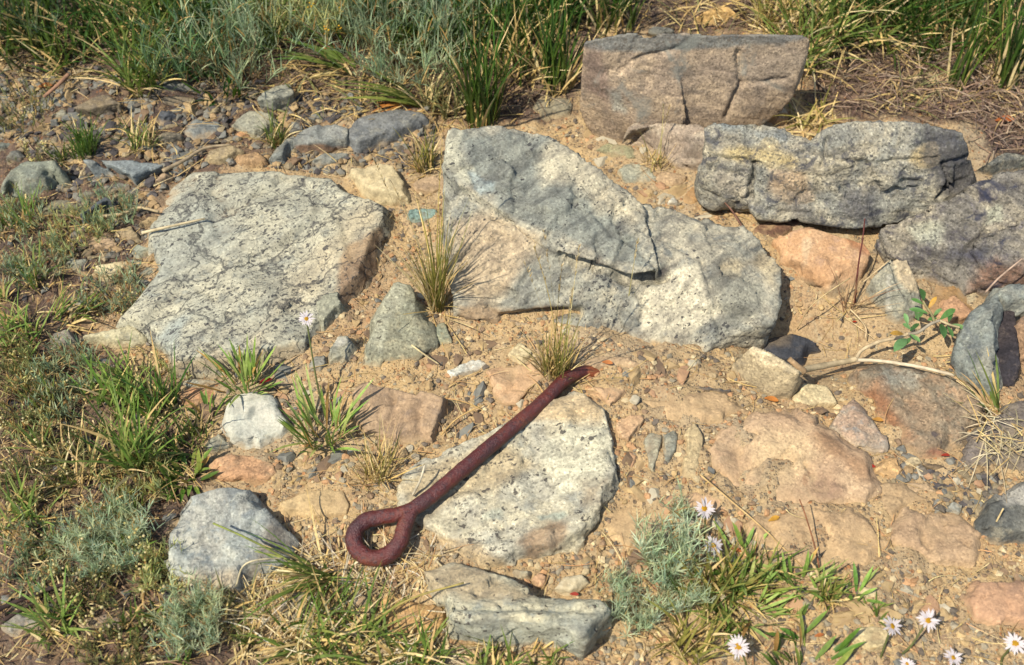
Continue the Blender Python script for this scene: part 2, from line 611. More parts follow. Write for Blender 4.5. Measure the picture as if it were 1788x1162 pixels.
    out.name = name
    out.materials.clear()
    o = link(name, out, rock_mat(cols, **(style or {})), loc=o0)
    out.update()
    tag(o, label, cat, group)
    return o


def hull_bm(bm, pts):
    vs_ = [bm.verts.new(p) for p in pts]
    r = bmesh.ops.convex_hull(bm, input=vs_)
    bad = [e for e in r.get('geom_interior', []) + r.get('geom_unused', []) if isinstance(e, bmesh.types.BMVert) and e.is_valid]
    bmesh.ops.delete(bm, geom=list(set(bad)), context='VERTS')


def boulder(name, label, cat, hulls, outline, cols, **kw):
    """hulls: lists of (px, py, z); entries (px, py, z, zb) also get a copy straight below at height zb"""
    OUTLINES.append(outline)
    bm = bmesh.new()
    for h in hulls:
        pts = []
        for q in h:
            p = PZ(np.array(float(q[0])), np.array(float(q[1])), np.array(float(q[2])))
            pts.append(tuple(p))
            if len(q) > 3:
                pts.append((p[0], p[1], q[3]))
        hull_bm(bm, pts)
    return finish_rock(name, label, cat, bm, cols, **kw)


def stone(name, label, cat, outline, h, cols, slope=.3, tilt=(0, 0), sink=.035, lift=0.0, vox=None, hs=.62, **kw):
    """outline: silhouette in the photo; h: height over the ground; tilt: height change per 100 px to the right / downward"""
    OUTLINES.append(outline)
    P = np.array(outline, float)
    n = len(P)
    area = .5 * np.sum(P[:, 0] * np.roll(P[:, 1], -1) - np.roll(P[:, 0], -1) * P[:, 1])
    if area < 0:
        P = P[::-1]
    e = np.roll(P, -1, 0) - P
    e = e / (np.linalg.norm(e, axis=1)[:, None] + 1e-9)
    nr = np.stack([e[:, 1], -e[:, 0]], 1)
    nv = nr + np.roll(nr, 1, 0)
    nv = nv / (np.linalg.norm(nv, axis=1)[:, None] + 1e-9)
    # nv is outward in image space (y down)
    cen = P.mean(0)
    wgt = sstep(nv[:, 1], -.35, .55)
    g0 = PG(P[:, 0], P[:, 1])
    gmid = PG(cen[0], cen[1])[2] + lift
    hpx = np.ptp(P[:, 1]) * mpp(cen[0], cen[1])
    h = min(h * hs, .42 * hpx / .68)
    hh = np.maximum(.006, h + hs * tilt[0] * (P[:, 0] - cen[0]) / 100 + hs * tilt[1] * (P[:, 1] - cen[1]) / 100)
    hh = np.minimum(hh, .62 * hpx / .68)
    zt = gmid + hh
    tp = PZ(P[:, 0], P[:, 1], zt)
    n3 = np.stack([nv[:, 0], -nv[:, 1]], 1)
    gb = PZ(P[:, 0], P[:, 1], np.minimum(g0[:, 2], gmid) * 0 + gmid)
    base = wgt[:, None] * gb[:, :2] + (1 - wgt[:, None]) * (tp[:, :2] + n3 * slope * hh[:, None])
    top = base - n3 * (slope * hh)[:, None]
    bot = base + n3 * (slope * sink * .6)
    bm = bmesh.new()
    rings = []
    for xy, z in ((top, zt), (base, np.full(n, gmid)), (bot, np.full(n, gmid - sink - lift))):
        rings.append([bm.verts.new((xy[k, 0], xy[k, 1], z[k])) for k in range(n)])
    f1 = bm.faces.new(rings[0])
    f2 = bm.faces.new(rings[2][::-1])
    for a_, b_ in ((0, 1), (1, 2)):
        for k in range(n):
            j = (k + 1) % n
            bm.faces.new((rings[a_][k], rings[b_][k], rings[b_][j], rings[a_][j]))
    bmesh.ops.triangulate(bm, faces=[f1, f2])
    ext = max(np.ptp(tp[:, 0]), np.ptp(tp[:, 1]))
    if vox is None:
        vox = float(np.clip(ext / 32, .0022, .0042))
    kw.setdefault('smooth', 1 if ext < .1 else 2)
    kw.setdefault('facets', 3)
    return finish_rock(name, label, cat, bm, cols, vox=vox, **kw)


# palettes
GREY = (S(154, 154, 138), S(176, 172, 148), S(128, 130, 120))
BLUE = (S(146, 154, 148), S(168, 170, 156), S(122, 130, 126))
BUFF = (S(204, 182, 140), S(188, 168, 132), S(164, 146, 116))
CREAM = (S(222, 206, 164), S(208, 192, 152), S(182, 166, 130))
PEACH = (S(212, 178, 140), S(204, 168, 130), S(186, 158, 128))
TAN = (S(192, 166, 132), S(178, 154, 124), S(158, 138, 116))
BROWN = (S(160, 132, 106), S(148, 126, 104), S(126, 110, 98))
DARKG = (S(120, 120, 112), S(98, 100, 96), S(144, 140, 124))
WHITE = (S(216, 214, 200), S(202, 204, 192), S(180, 184, 174))
LICH = (S(181, 180, 161), S(196, 192, 168), S(163, 165, 152))
D_LICH = S(62, 62, 66)

# the tall boulder in the middle, split along a ledge
cb_out = [(782, 220), (834, 225), (897, 223), (941, 231), (977, 238), (1008, 265), (1062, 310), (1120, 354), (1197, 385), (1264, 396), (1304, 398), (1338, 443),
          (1368, 467), (1360, 526), (1349, 561), (1304, 575), (1275, 601), (1201, 631), (1100, 612), (1010, 580), (960, 556), (900, 566), (830, 568), (788, 548),
          (786, 500), (790, 450), (783, 400), (790, 370), (780, 320), (772, 280)]
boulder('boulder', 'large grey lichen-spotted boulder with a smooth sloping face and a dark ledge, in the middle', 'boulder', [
    [(784, 222, .175, 0), (834, 227, .175, 0), (897, 225, .17, 0), (950, 236, .16, 0), (1008, 266, .148, 0), (1062, 311, .130, 0), (1122, 356, .108, 0),
     (1154, 474, .082, .045), (1100, 478, .084, .045), (1058, 460, .094, .045), (985, 446, .104, .05), (905, 392, .126, .05), (850, 352, .142, .05), (800, 318, .155, .0), (776, 285, .16, 0)],
    [(776, 300, .140, -.05), (788, 376, .120, -.05), (850, 388, .122), (985, 470, .078), (1060, 494, .064), (1160, 490, .060), (1100, 380, .06, -.05), (900, 270, .08, -.05),
     (788, 430, .10, -.05), (787, 500, .058, -.05), (790, 540, .030, -.05), (850, 556, .022, -.05), (905, 548, .026), (900, 490, .072), (960, 530, .036), (1010, 540, .034), (1110, 606, 0.0, -.05), (1000, 490, .070),
     (905, 520, .0, -.05), (1000, 520, .0, -.05)],
    [(1110, 350, .10, -.05), (1197, 386, .084, -.05), (1304, 400, .066, -.06), (1338, 445, .056, -.04), (1366, 468, .050, -.02), (1358, 526, .040, -.03), (1347, 560, .030, -.04), (1304, 574, .022, -.05),
     (1273, 600, .010, -.05), (1201, 630, -.002, -.05), (1110, 606, .004, -.05), (1090, 560, .034), (1160, 488, .070), (1228, 460, .074), (1262, 545, .040), (1060, 488, .066, -.05)],
    [(786, 500, .03, -.05), (792, 552, .006, -.05), (850, 570, .0, -.05), (905, 568, .0, -.05), (1000, 566, .0, -.05), (1100, 610, -.004, -.05), (1000, 530, .014), (850, 530, .02)],
], cb_out, (S(150, 150, 138), S(178, 172, 152), S(126, 128, 122)), vox=.0035, disp=.85, facets=0, smooth=0, chips=.065,
    style=dict(rot=(0, 0, math.radians(40)), stretch=(.35, 1.2, 1), streak=.7, specks=(140, .34, .55), dark=D_LICH, grain=.5, soil=.15),
    strata=((.35, -.3, .9), 42, .0022),
    patches=[
        ([(805, 228), (900, 228), (960, 245), (1005, 330), (1040, 360), (1110, 420), (1150, 478), (1110, 470), (1000, 420), (900, 390), (870, 372), (858, 330), (820, 290)], S(126, 132, 126), 8, .8),
        ([(925, 285), (975, 245), (1010, 265), (1060, 312), (1110, 350), (1125, 385), (1105, 405), (1050, 365), (1000, 325), (950, 325)], S(204, 194, 166), 11, .7),
        ([(775, 225), (806, 222), (800, 262), (832, 306), (838, 322), (810, 318), (776, 288)], S(190, 188, 166), 6, .8),
        ([(822, 300), (862, 320), (862, 336), (838, 345), (828, 330)], S(150, 164, 164), 4, .8),
        ([(790, 385), (830, 372), (870, 376), (950, 412), (940, 445), (905, 475), (880, 515), (860, 525), (800, 525), (788, 480)], S(190, 168, 136), 18, .75),
        ([(800, 535), (890, 535), (960, 552), (900, 572), (800, 572)], S(170, 138, 100), 9, .7),
        ([(1226, 458), (1258, 545), (1200, 582), (1114, 582), (1112, 520), (1160, 486)], S(212, 204, 178), 7, .85),
        ([(1258, 470), (1330, 440), (1360, 470), (1350, 500), (1310, 470)], S(200, 182, 144), 10, .65),
        ([(1226, 470), (1260, 480), (1335, 490), (1335, 545), (1270, 560), (1245, 510)], S(138, 138, 126), 8, .8),
        ([(1140, 600), (1180, 605), (1250, 600), (1200, 631), (1120, 625)], S(200, 162, 108), 6, .8),
        ([(1010, 575), (1100, 590), (1110, 605), (1040, 600)], S(210, 204, 184), 5, .7),
        ([(985, 440), (1045, 452), (1060, 470), (1030, 468)], S(60, 50, 52), 6, .9),  # shade under the left part of the ledge, put into the colour
        ([(1062, 468), (1100, 476), (1160, 472), (1150, 486), (1095, 492)], S(56, 48, 52), 6, .9),  # ledge shade painted on, right part
        ([(905, 540), (960, 540), (1010, 536), (1012, 556), (960, 562), (900, 566)], S(70, 56, 48), 7, .9),  # painted shade of the recess at the front foot
    ],
    cracks=[([(980, 450), (1030, 466), (1062, 474), (1092, 490), (1160, 484)], 11, .026), ([(1000, 330), (1060, 400), (1120, 440), (1152, 474)], 6, .004),
            ([(862, 380), (930, 402), (985, 446)], 6, .004), ([(880, 556), (960, 548), (1012, 546)], 12, .028), ([(1227, 458), (1244, 512), (1258, 545)], 6, .005),
            ([(1060, 330), (1120, 400), (1228, 456)], 6, .004), ([(820, 232), (800, 262), (838, 330)], 7, .003)])

# the flat speckled slab on the left
slab_out = [(285, 342), (330, 306), (400, 300), (480, 303), (520, 305), (578, 311), (596, 332), (640, 350), (668, 362), (673, 385), (660, 425), (655, 470), (616, 528), (580, 575), (548, 600), (545, 622),
            (470, 640), (396, 650), (308, 652), (300, 620), (262, 592), (206, 560), (215, 545), (248, 517), (285, 475), (262, 440), (265, 400), (280, 370)]
stone('slab', 'broad flat pale slab peppered with black lichen specks and fine cracks', 'rock slab', slab_out, .040, LICH, slope=.5, tilt=(.002, -.002), vox=.0042, disp=.6, chips=.14, facets=0, smooth=3,
      style=dict(rot=(0, 0, math.radians(33)), stretch=(.5, 1.2, 1), streak=.4, specks=(128, .38, 1.2), cracks=(10, .030, .36), dark=S(72, 72, 74), grain=.38, bump=.5),
      patches=[([(262, 380), (330, 330), (420, 400), (350, 470), (262, 500)], S(160, 166, 158), 30, .6),
               ([(600, 430), (668, 400), (655, 470), (610, 530), (575, 560)], S(150, 120, 92), 7, .9),
               ([(300, 626), (400, 618), (545, 602), (545, 630), (400, 655), (300, 655)], S(176, 158, 128), 8, .8),
               ([(470, 560), (560, 500), (670, 380), (640, 350), (560, 430), (440, 600)], S(206, 184, 144), 28, .5),
               ([(302, 560), (340, 545), (300, 620), (270, 590)], S(158, 172, 170), 10, .6)])
stone('stone', 'small smooth blue-grey stone lodged on the far edge of the speckled slab', 'stone',
      [(405, 318), (420, 303), (450, 301), (478, 307), (475, 320), (455, 330), (430, 331), (410, 326)], .058, BLUE, disp=.6, facets=1)

# the reddish boulder at the back
boulder('boulder', 'big reddish tan boulder with a grey top at the back beside grass', 'boulder', [
    [(1014, 84, .185, .05), (1022, 70, .20, .05), (1100, 57, .215, .05), (1178, 60, .215, .05), (1178, 84, .185), (1110, 102, .172), (1200, 207, .07, -.02), (1130, 218, .05, -.02), (1080, 208, .055, -.02), (1060, 198, .06, -.02), (1036, 165, .09, .0)],
    [(1120, 58, .215, .05), (1220, 63, .21, .05), (1350, 60, .21, .06), (1416, 60, .205, .13), (1418, 74, .188, .13), (1300, 84, .182), (1220, 86, .182), (1130, 100, .172),
     (1404, 108, .15, .11), (1388, 146, .12, .08), (1366, 160, .105, .05), (1300, 207, .06, .0), (1220, 218, .045, -.02), (1130, 218, .045, -.02)],
], [(1012, 80), (1020, 66), (1100, 57), (1178, 60), (1220, 65), (1350, 62), (1418, 62), (1405, 110), (1390, 150), (1370, 160), (1300, 206), (1220, 217), (1130, 217), (1060, 196), (1030, 150)],
    (S(168, 150, 130), S(184, 164, 138), S(146, 132, 116)), vox=.0040, smooth=0, facets=0, disp=.9, chips=.09, style=dict(rot=(0, math.radians(12), 0), stretch=(.35, .8, 1.6), streak=.5, grain=.6, blot=(S(146, 150, 142), 14, .55, .6)),
    patches=[([(1010, 66), (1110, 57), (1418, 60), (1400, 72), (1220, 84), (1130, 98), (1012, 84)], S(118, 122, 120), 4, .9),
             ([(1014, 80), (1050, 90), (1060, 190), (1030, 160)], S(128, 108, 100), 9, .7),
             ([(1065, 160), (1085, 155), (1090, 195), (1070, 195)], S(166, 170, 160), 7, .7),
             ([(1300, 100), (1400, 80), (1380, 155), (1300, 150)], S(160, 146, 130), 12, .6)],
    cracks=[([(1288, 92), (1292, 150), (1268, 205)], 6, .010), ([(1290, 146), (1375, 138)], 5, .005), ([(1085, 122), (1120, 100), (1180, 86)], 6, .006)])
stone('stone', 'dark blue-grey block sitting on top of the reddish boulder', 'stone', [(1132, 52), (1150, 44), (1176, 50), (1178, 72), (1150, 78), (1134, 72)], .16, DARKG, lift=.0, sink=.08, slope=.1)

# grey blocks on the right
GB = (S(148, 148, 138), S(178, 170, 148), S(116, 116, 114))
boulder('boulder', 'long rough dark grey block with yellow lichen overhanging the sandy hollow', 'boulder', [
    [(1232, 224, .15, .0), (1246, 214, .155, .0), (1330, 217, .155, 0), (1408, 240, .15, 0), (1450, 275, .135, .03), (1440, 300, .115), (1310, 285, .12), (1233, 275, .122, .03), (1233, 310, .088, .03), (1260, 343, .06, .03), (1308, 349, .055, .03), (1440, 340, .06)],
    [(1442, 240, .165, .03), (1456, 217, .175, .02), (1500, 208, .18, .02), (1600, 212, .18, .02), (1660, 226, .17, .02), (1702, 240, .165, .02), (1708, 268, .145, .03), (1432, 292, .128), (1316, 300, .105, .04),
     (1312, 345, .07, .045), (1320, 384, .04), (1440, 389, .037), (1500, 396, .035), (1560, 387, .04), (1630, 368, .055), (1640, 330, .08), (1700, 328, .085)],
    [(1690, 270, .135, .04), (1738, 290, .115, .04), (1734, 314, .09, .04), (1650, 344, .07, .04), (1640, 290, .1, .04)],
], [(1232, 222), (1245, 212), (1330, 215), (1410, 240), (1440, 235), (1455, 215), (1500, 207), (1600, 210), (1660, 225), (1700, 238), (1708, 270), (1740, 290), (1735, 315), (1650, 345), (1630, 370), (1560, 388), (1500, 398), (1320, 385), (1308, 350), (1260, 345), (1232, 310)],
    GB, vox=.0036, disp=1.2, smooth=0, facets=2, chips=.055,
    style=dict(rot=(0, math.radians(8), 0), stretch=(.4, .9, 1.4), streak=.55, grain=.75, blot=(S(74, 76, 86), 26, .55, .8), specks=(90, .34, .22), dark=S(76, 76, 82), bump=1.0),
    strata=((0, -.15, 1), 30, .003),
    patches=[([(1240, 262), (1300, 255), (1350, 262), (1390, 285), (1330, 290)], S(200, 176, 110), 12, .6), ([(1590, 262), (1625, 262), (1630, 282), (1590, 282)], S(196, 172, 118), 9, .6),
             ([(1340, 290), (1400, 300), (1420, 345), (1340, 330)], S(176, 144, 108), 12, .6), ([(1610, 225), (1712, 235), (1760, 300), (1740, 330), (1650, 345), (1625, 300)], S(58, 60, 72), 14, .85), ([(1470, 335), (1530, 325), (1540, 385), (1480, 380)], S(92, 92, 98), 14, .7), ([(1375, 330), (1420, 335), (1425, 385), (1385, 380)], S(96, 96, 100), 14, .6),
             ([(1245, 214), (1400, 240), (1440, 262), (1330, 240)], S(122, 134, 138), 10, .6), ([(1245, 300), (1300, 300), (1300, 345), (1260, 340)], S(180, 168, 148), 12, .5)],
    cracks=[([(1236, 272), (1280, 276), (1330, 286)], 5, .012), ([(1440, 278), (1520, 284), (1640, 276)], 5, .007), ([(1318, 286), (1308, 345)], 6, .020), ([(1578, 318), (1606, 322)], 9, .012),
            ([(1640, 346), (1658, 318), (1650, 285)], 6, .014), ([(1446, 240), (1436, 290)], 6, .012), ([(1424, 290), (1430, 330)], 5, .006), ([(1650, 286), (1704, 270)], 5, .010)])
stone('rock', 'pale reddish low rock between the reddish boulder and the dark grey block', 'rock', [(1092, 228), (1150, 214), (1240, 220), (1240, 270), (1238, 308), (1196, 300), (1150, 272), (1100, 254)], .13, (S(170, 154, 136), S(154, 142, 128), S(186, 174, 154)), slope=.3, tilt=(.03, 0),
      style=dict(streak=.5, stretch=(.4, 1, 1)))
boulder('rock', 'dark layered grey rock with blue-black stains at the right edge', 'rock', [
    [(1540, 398, .06, -.03), (1600, 380, .085, -.03), (1650, 352, .11, -.03), (1700, 326, .13, -.03), (1760, 300, .14, -.02), (1850, 290, .15, -.02), (1850, 420, .075, -.03), (1788, 450, .05, -.03), (1720, 470, .03, -.03), (1690, 512, .0, -.04), (1640, 500, .0, -.04), (1600, 470, .015, -.04), (1580, 450, .03, -.03), (1555, 440, .035, -.03)],
    [(1700, 420, .08, -.03), (1788, 380, .11, -.03), (1850, 360, .12, -.03), (1850, 480, .05, -.03), (1788, 492, .03, -.03), (1720, 500, .015, -.03)],
], [(1540, 402), (1600, 385), (1660, 364), (1740, 312), (1850, 292), (1850, 480), (1788, 490), (1720, 496), (1690, 512), (1640, 500), (1600, 470), (1580, 450), (1555, 440)],
    (S(128, 124, 116), S(156, 148, 130), S(98, 94, 98)), vox=.0038, disp=1.0, smooth=0, facets=2, chips=.07, strata=((.25, -.35, 1), 55, .005),
    style=dict(rot=(0, math.radians(15), math.radians(-12)), stretch=(.3, 1, 1.6), streak=.7, grain=.7, blot=(S(50, 56, 78), 22, .57, .8), bump=.9),
    patches=[([(1660, 430), (1720, 440), (1720, 462), (1650, 452)], S(52, 58, 82), 10, .8), ([(1590, 400), (1640, 395), (1640, 420), (1600, 420)], S(180, 184, 164), 12, .5), ([(1700, 460), (1790, 455), (1790, 500), (1690, 515)], S(120, 84, 66), 12, .7),
             ([(1720, 365), (1745, 360), (1750, 385), (1722, 392)], S(176, 180, 160), 6, .6)])
stone('stone', 'flat greenish grey stone wedged between the dark grey block and the frame edge', 'stone', [(1712, 288), (1752, 268), (1810, 270), (1820, 300), (1750, 312), (1712, 318)], .09, DARKG, style=dict(grain=.7, blot=(S(170, 172, 150), 18, .55, .7)))
boulder('rock', 'slanting blue-grey rock rib at the right edge beside the leafy sprig', 'rock', [
    [(1742, 512, .06, -.05), (1712, 532, .058, -.05), (1692, 552, .05, -.05), (1674, 592, .035, -.05), (1672, 632, .02, -.05), (1692, 672, 0, -.05), (1712, 690, 0, -.05), (1748, 692, 0, -.05), (1738, 640, .05, -.05), (1726, 580, .065, -.05), (1738, 540, .07, -.05)],
    [(1742, 512, .06, .02), (1736, 506, .05, .02), (1800, 498, .075, .03), (1850, 500, .08, .03), (1850, 514, .075, .03), (1760, 524, .066, .03)],
], [(1800, 500), (1740, 510), (1710, 530), (1690, 550), (1670, 590), (1668, 630), (1690, 670), (1712, 690), (1760, 692), (1745, 560), (1800, 520)], (S(132, 138, 132), S(150, 150, 138), S(104, 110, 110)), vox=.0032, smooth=0, facets=1, chips=.06, style=dict(rot=(0, 0, math.radians(70)), stretch=(.4, 1.2, 1), streak=.4))
boulder('rock', 'rock face behind the slanting blue-grey rib, coloured black for shade', 'rock', [
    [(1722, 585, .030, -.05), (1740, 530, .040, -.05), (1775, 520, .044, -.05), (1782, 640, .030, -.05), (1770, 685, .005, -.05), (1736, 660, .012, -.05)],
], [(1728, 560), (1745, 530), (1780, 520), (1780, 650), (1760, 690), (1738, 650)], (S(66, 60, 62), S(54, 52, 58), S(104, 94, 88)), vox=.0032, smooth=0, facets=2, chips=.04, disp=1.4, style=dict(specks=(110, .34, .4), dark=S(150, 146, 134)))  # near-black tones put the shade of the hollow into the rock colour
stone('rock', 'purplish weathered stone beside the black shaded rock at the right edge', 'rock', [(1772, 560), (1800, 540), (1840, 560), (1840, 650), (1790, 660), (1772, 620)], .10, BROWN, facets=4)
boulder('rock', 'orange tan rounded rock with a grey foot under the overhanging block', 'rock', [
    [(1350, 418, .03, -.05), (1390, 399, .045, -.04), (1430, 393, .05, -.04), (1500, 414, .045, -.03), (1524, 438, .035, -.03), (1508, 468, .02, -.05), (1494, 520, -.015, -.06), (1474, 547, -.03, -.07), (1430, 530, -.025, -.07), (1392, 490, .0, -.07), (1364, 455, .012, -.05), (1420, 470, .035), (1450, 480, .03)],
], [(1350, 418), (1390, 398), (1430, 392), (1500, 414), (1525, 440), (1508, 470), (1494, 520), (1475, 548), (1430, 530), (1390, 490), (1362, 455)],
    (S(214, 176, 136), S(206, 164, 122), S(192, 158, 128)), vox=.0035, facets=2, style=dict(grain=.35, streak=.25),
    patches=[([(1355, 470), (1400, 490), (1440, 508), (1480, 490), (1495, 520), (1470, 560), (1420, 540)], S(150, 140, 116), 10, .85), ([(1404, 420), (1412, 420), (1412, 465), (1402, 465)], S(208, 190, 158), 4, .6),
             ([(1470, 405), (1530, 410), (1530, 440), (1490, 430)], S(150, 88, 52), 8, .6)])
stone('rock', 'rusty brown rock in the shade right under the dark grey block', 'rock', [(1318, 396), (1350, 384), (1400, 385), (1392, 402), (1352, 425), (1322, 420)], .02, (S(128, 96, 76), S(112, 86, 72), S(150, 120, 92)))
stone('rock', 'ochre brown rock wedged behind the pointed grey stone', 'rock', [(1590, 450), (1625, 470), (1680, 505), (1700, 545), (1660, 560), (1615, 560), (1600, 500)], .012, (S(168, 132, 84), S(150, 120, 88), S(132, 108, 84)), slope=.8)
boulder('stone', 'pointed grey stone with a white right face standing upright by a dry stalk tuft', 'stone', [
    [(1518, 490, .03, -.05), (1551, 450, .065, -.04), (1584, 453, .055, -.04), (1603, 495, .035, -.05), (1608, 540, .01, -.05), (1590, 574, -.02, -.06), (1560, 584, -.03, -.06), (1532, 540, -.01, -.06), (1562, 500, .045), (1580, 545, .01)],
], [(1515, 490), (1550, 448), (1585, 450), (1605, 495), (1610, 540), (1590, 576), (1560, 586), (1530, 540)], (S(166, 164, 146), S(150, 150, 136), S(180, 174, 150)), vox=.003, smooth=1, facets=1, disp=.7,
    patches=[([(1552, 448), (1586, 450), (1606, 495), (1606, 515), (1588, 512), (1570, 480)], S(216, 196, 160), 4, .9), ([(1546, 480), (1556, 480), (1554, 540), (1546, 540)], S(206, 204, 190), 4, .7)],
    cracks=[([(1556, 458), (1572, 500), (1590, 530)], 6, .006)])
stone('stone', 'salmon triangular stone behind the green leafy sprig', 'stone', [(1638, 545), (1650, 525), (1668, 511), (1698, 545), (1688, 570), (1650, 576)], .035, (S(204, 164, 126), S(192, 152, 118), S(176, 142, 112)), facets=4)
stone('stone', 'dark slate blue wedge form sunk in the sand of the hollow', 'stone', [(1314, 606), (1340, 592), (1384, 582), (1412, 592), (1434, 612), (1412, 618), (1404, 640), (1380, 652), (1340, 632)], .034, (S(76, 78, 84), S(64, 68, 76), S(92, 90, 90)), slope=.5, facets=1, chips=.1, disp=.5, style=dict(grain=.35, streak=.3, soil=.15), dusth=.012, patches=[([(1310, 600), (1345, 584), (1384, 578), (1360, 604), (1325, 618)], S(150, 132, 104), 10, .7)])  # low dark wedge, toned sandy towards its upper left
boulder('stone', 'buff lichen-flecked stone in front of a dark slate blue wedge on the sand', 'stone', [
    [(1278, 626, .025, -.07), (1306, 601, .062, -.07), (1346, 618, .072, -.07), (1396, 650, .060, -.06), (1402, 664, .020, -.06), (1384, 683, .0, -.06), (1345, 693, -.002, -.06), (1298, 672, .0, -.06), (1330, 640, .05)],
], [(1280, 628), (1304, 600), (1345, 618), (1396, 650), (1400, 664), (1384, 682), (1345, 692), (1300, 672)], (S(200, 182, 146), S(184, 168, 136), S(160, 148, 124)), vox=.003, smooth=1, facets=1, disp=.7, chips=.05,
    style=dict(specks=(90, .34, .6), dark=S(80, 72, 66)), patches=[([(1296, 598), (1350, 616), (1400, 652), (1385, 656), (1340, 632), (1296, 612)], S(216, 200, 166), 4, .7)])
stone('stone', 'pale cream blocky stone below the buff lichen-flecked stone', 'stone', [(1376, 700), (1405, 671), (1450, 675), (1466, 706), (1455, 716), (1400, 719)], .025, CREAM)
stone('stone', 'grey and pink lozenge stone leaning against the wide brown rock', 'stone', [(1448, 742), (1487, 697), (1510, 712), (1552, 770), (1554, 792), (1520, 811), (1490, 792)], .03, (S(172, 164, 146), S(186, 160, 136), S(146, 144, 138)), tilt=(0, -.01), facets=2)
stone('rock', 'wide brown grey rock with rusty streaks below the forked dry branch', 'rock', [(1500, 652), (1530, 640), (1600, 645), (1650, 660), (1692, 682), (1718, 722), (1702, 760), (1690, 792), (1640, 809), (1600, 802), (1562, 772), (1522, 712), (1500, 680)], .035, (S(150, 130, 106), S(134, 124, 106), S(166, 138, 110)), slope=.9, tilt=(.008, -.01),
      style=dict(rot=(0, 0, math.radians(-50)), stretch=(.45, 1.2, 1), streak=.5, grain=.6, specks=(60, .3, .3), dark=S(92, 84, 84)),
      patches=[([(1500, 690), (1530, 670), (1590, 760), (1570, 780)], S(150, 98, 62), 14, .7), ([(1540, 642), (1620, 645), (1600, 680), (1545, 670)], S(148, 148, 136), 12, .7), ([(1610, 800), (1660, 790), (1650, 808)], S(160, 92, 70), 9, .6)])
stone('rock', 'broad tan half-buried rock covered in dust, right of the lichen rock', 'rock', [(1225, 800), (1262, 760), (1330, 724), (1400, 726), (1450, 760), (1512, 812), (1532, 852), (1500, 890), (1420, 902), (1330, 882), (1262, 850)], .024, (S(202, 174, 140), S(192, 162, 130), S(176, 152, 126)), slope=1.4, disp=1.2, facets=4, chips=.05,
      style=dict(grain=.4, streak=.3, blot=(S(158, 122, 92), 18, .60, .6), soil=.4), patches=[([(1440, 755), (1512, 812), (1530, 850), (1480, 820), (1420, 760)], S(152, 118, 88), 14, .7), ([(1320, 770), (1400, 750), (1430, 800), (1380, 850), (1310, 830)], S(222, 196, 152), 24, .7), ([(1420, 835), (1465, 830), (1470, 865), (1425, 872)], S(146, 116, 98), 14, .6)])
stone('rock', 'low tan rock rib running from the dusty broad rock toward the daisies', 'rock', [(1296, 908), (1400, 900), (1500, 902), (1548, 950), (1520, 1000), (1430, 1004), (1350, 985)], .016, (S(200, 170, 130), S(188, 160, 124), S(172, 148, 118)), slope=1.6, disp=1.3, facets=3, chips=.05, sink=.05, style=dict(grain=.4, soil=.6))
stone('rock', 'cracked tan rock between the dusty broad rock and the gravel', 'rock', [(1540, 858), (1580, 850), (1640, 876), (1610, 894), (1560, 925), (1525, 895)], .018, (S(198, 170, 132), S(184, 158, 122), S(168, 146, 116)), slope=1.0, disp=1.2, facets=3, style=dict(grain=.4, soil=.5))
stone('rock', 'low buff rock just right of the bright white stone', 'rock', [(1070, 895), (1125, 872), (1180, 905), (1160, 960), (1090, 966), (1060, 930)], .012, (S(202, 174, 132), S(190, 162, 124), S(176, 152, 118)), slope=1.5, disp=1.2, style=dict(grain=.4, soil=.6))
stone('rock', 'low peach rock above the two upright flakes', 'rock', [(1112, 700), (1180, 690), (1262, 696), (1300, 716), (1230, 748), (1150, 745)], .012, (S(206, 178, 138), S(194, 166, 128), S(178, 154, 120)), slope=1.5, disp=1.2, style=dict(grain=.4, soil=.6))
stone('rock', 'tan half-buried rock with a rounded hump low on the right', 'rock', [(1548, 935), (1598, 896), (1650, 900), (1710, 930), (1716, 990), (1690, 1013), (1620, 1002), (1560, 980)], .024, (S(196, 168, 134), S(184, 156, 124), S(166, 142, 116)), slope=1.3, disp=1.2, style=dict(grain=.4, soil=.4))
stone('rock', 'pinkish orange smooth rock at the lower right edge', 'rock', [(1695, 1050), (1712, 1020), (1750, 1016), (1800, 1022), (1840, 1060), (1820, 1110), (1740, 1108), (1700, 1095)], .035, (S(204, 164, 130), S(194, 154, 122), S(178, 144, 118)), slope=.6, style=dict(grain=.3, streak=.2))
stone('rock', 'dark grey boulder with a white crest cut by the right edge', 'rock', [(1715, 922), (1745, 870), (1800, 842), (1880, 860), (1880, 960), (1790, 968), (1722, 950)], .05, DARKG, slope=.5, patches=[([(1745, 855), (1800, 840), (1880, 850), (1880, 880), (1760, 880)], S(186, 182, 170), 8, .8)])
stone('rock', 'grey brown rock half covered by bleached roots at the right edge', 'rock', [(1690, 800), (1720, 745), (1790, 700), (1880, 720), (1880, 830), (1760, 832), (1700, 830)], .04, (S(140, 130, 116), S(120, 112, 108), S(160, 146, 124)), slope=.6)

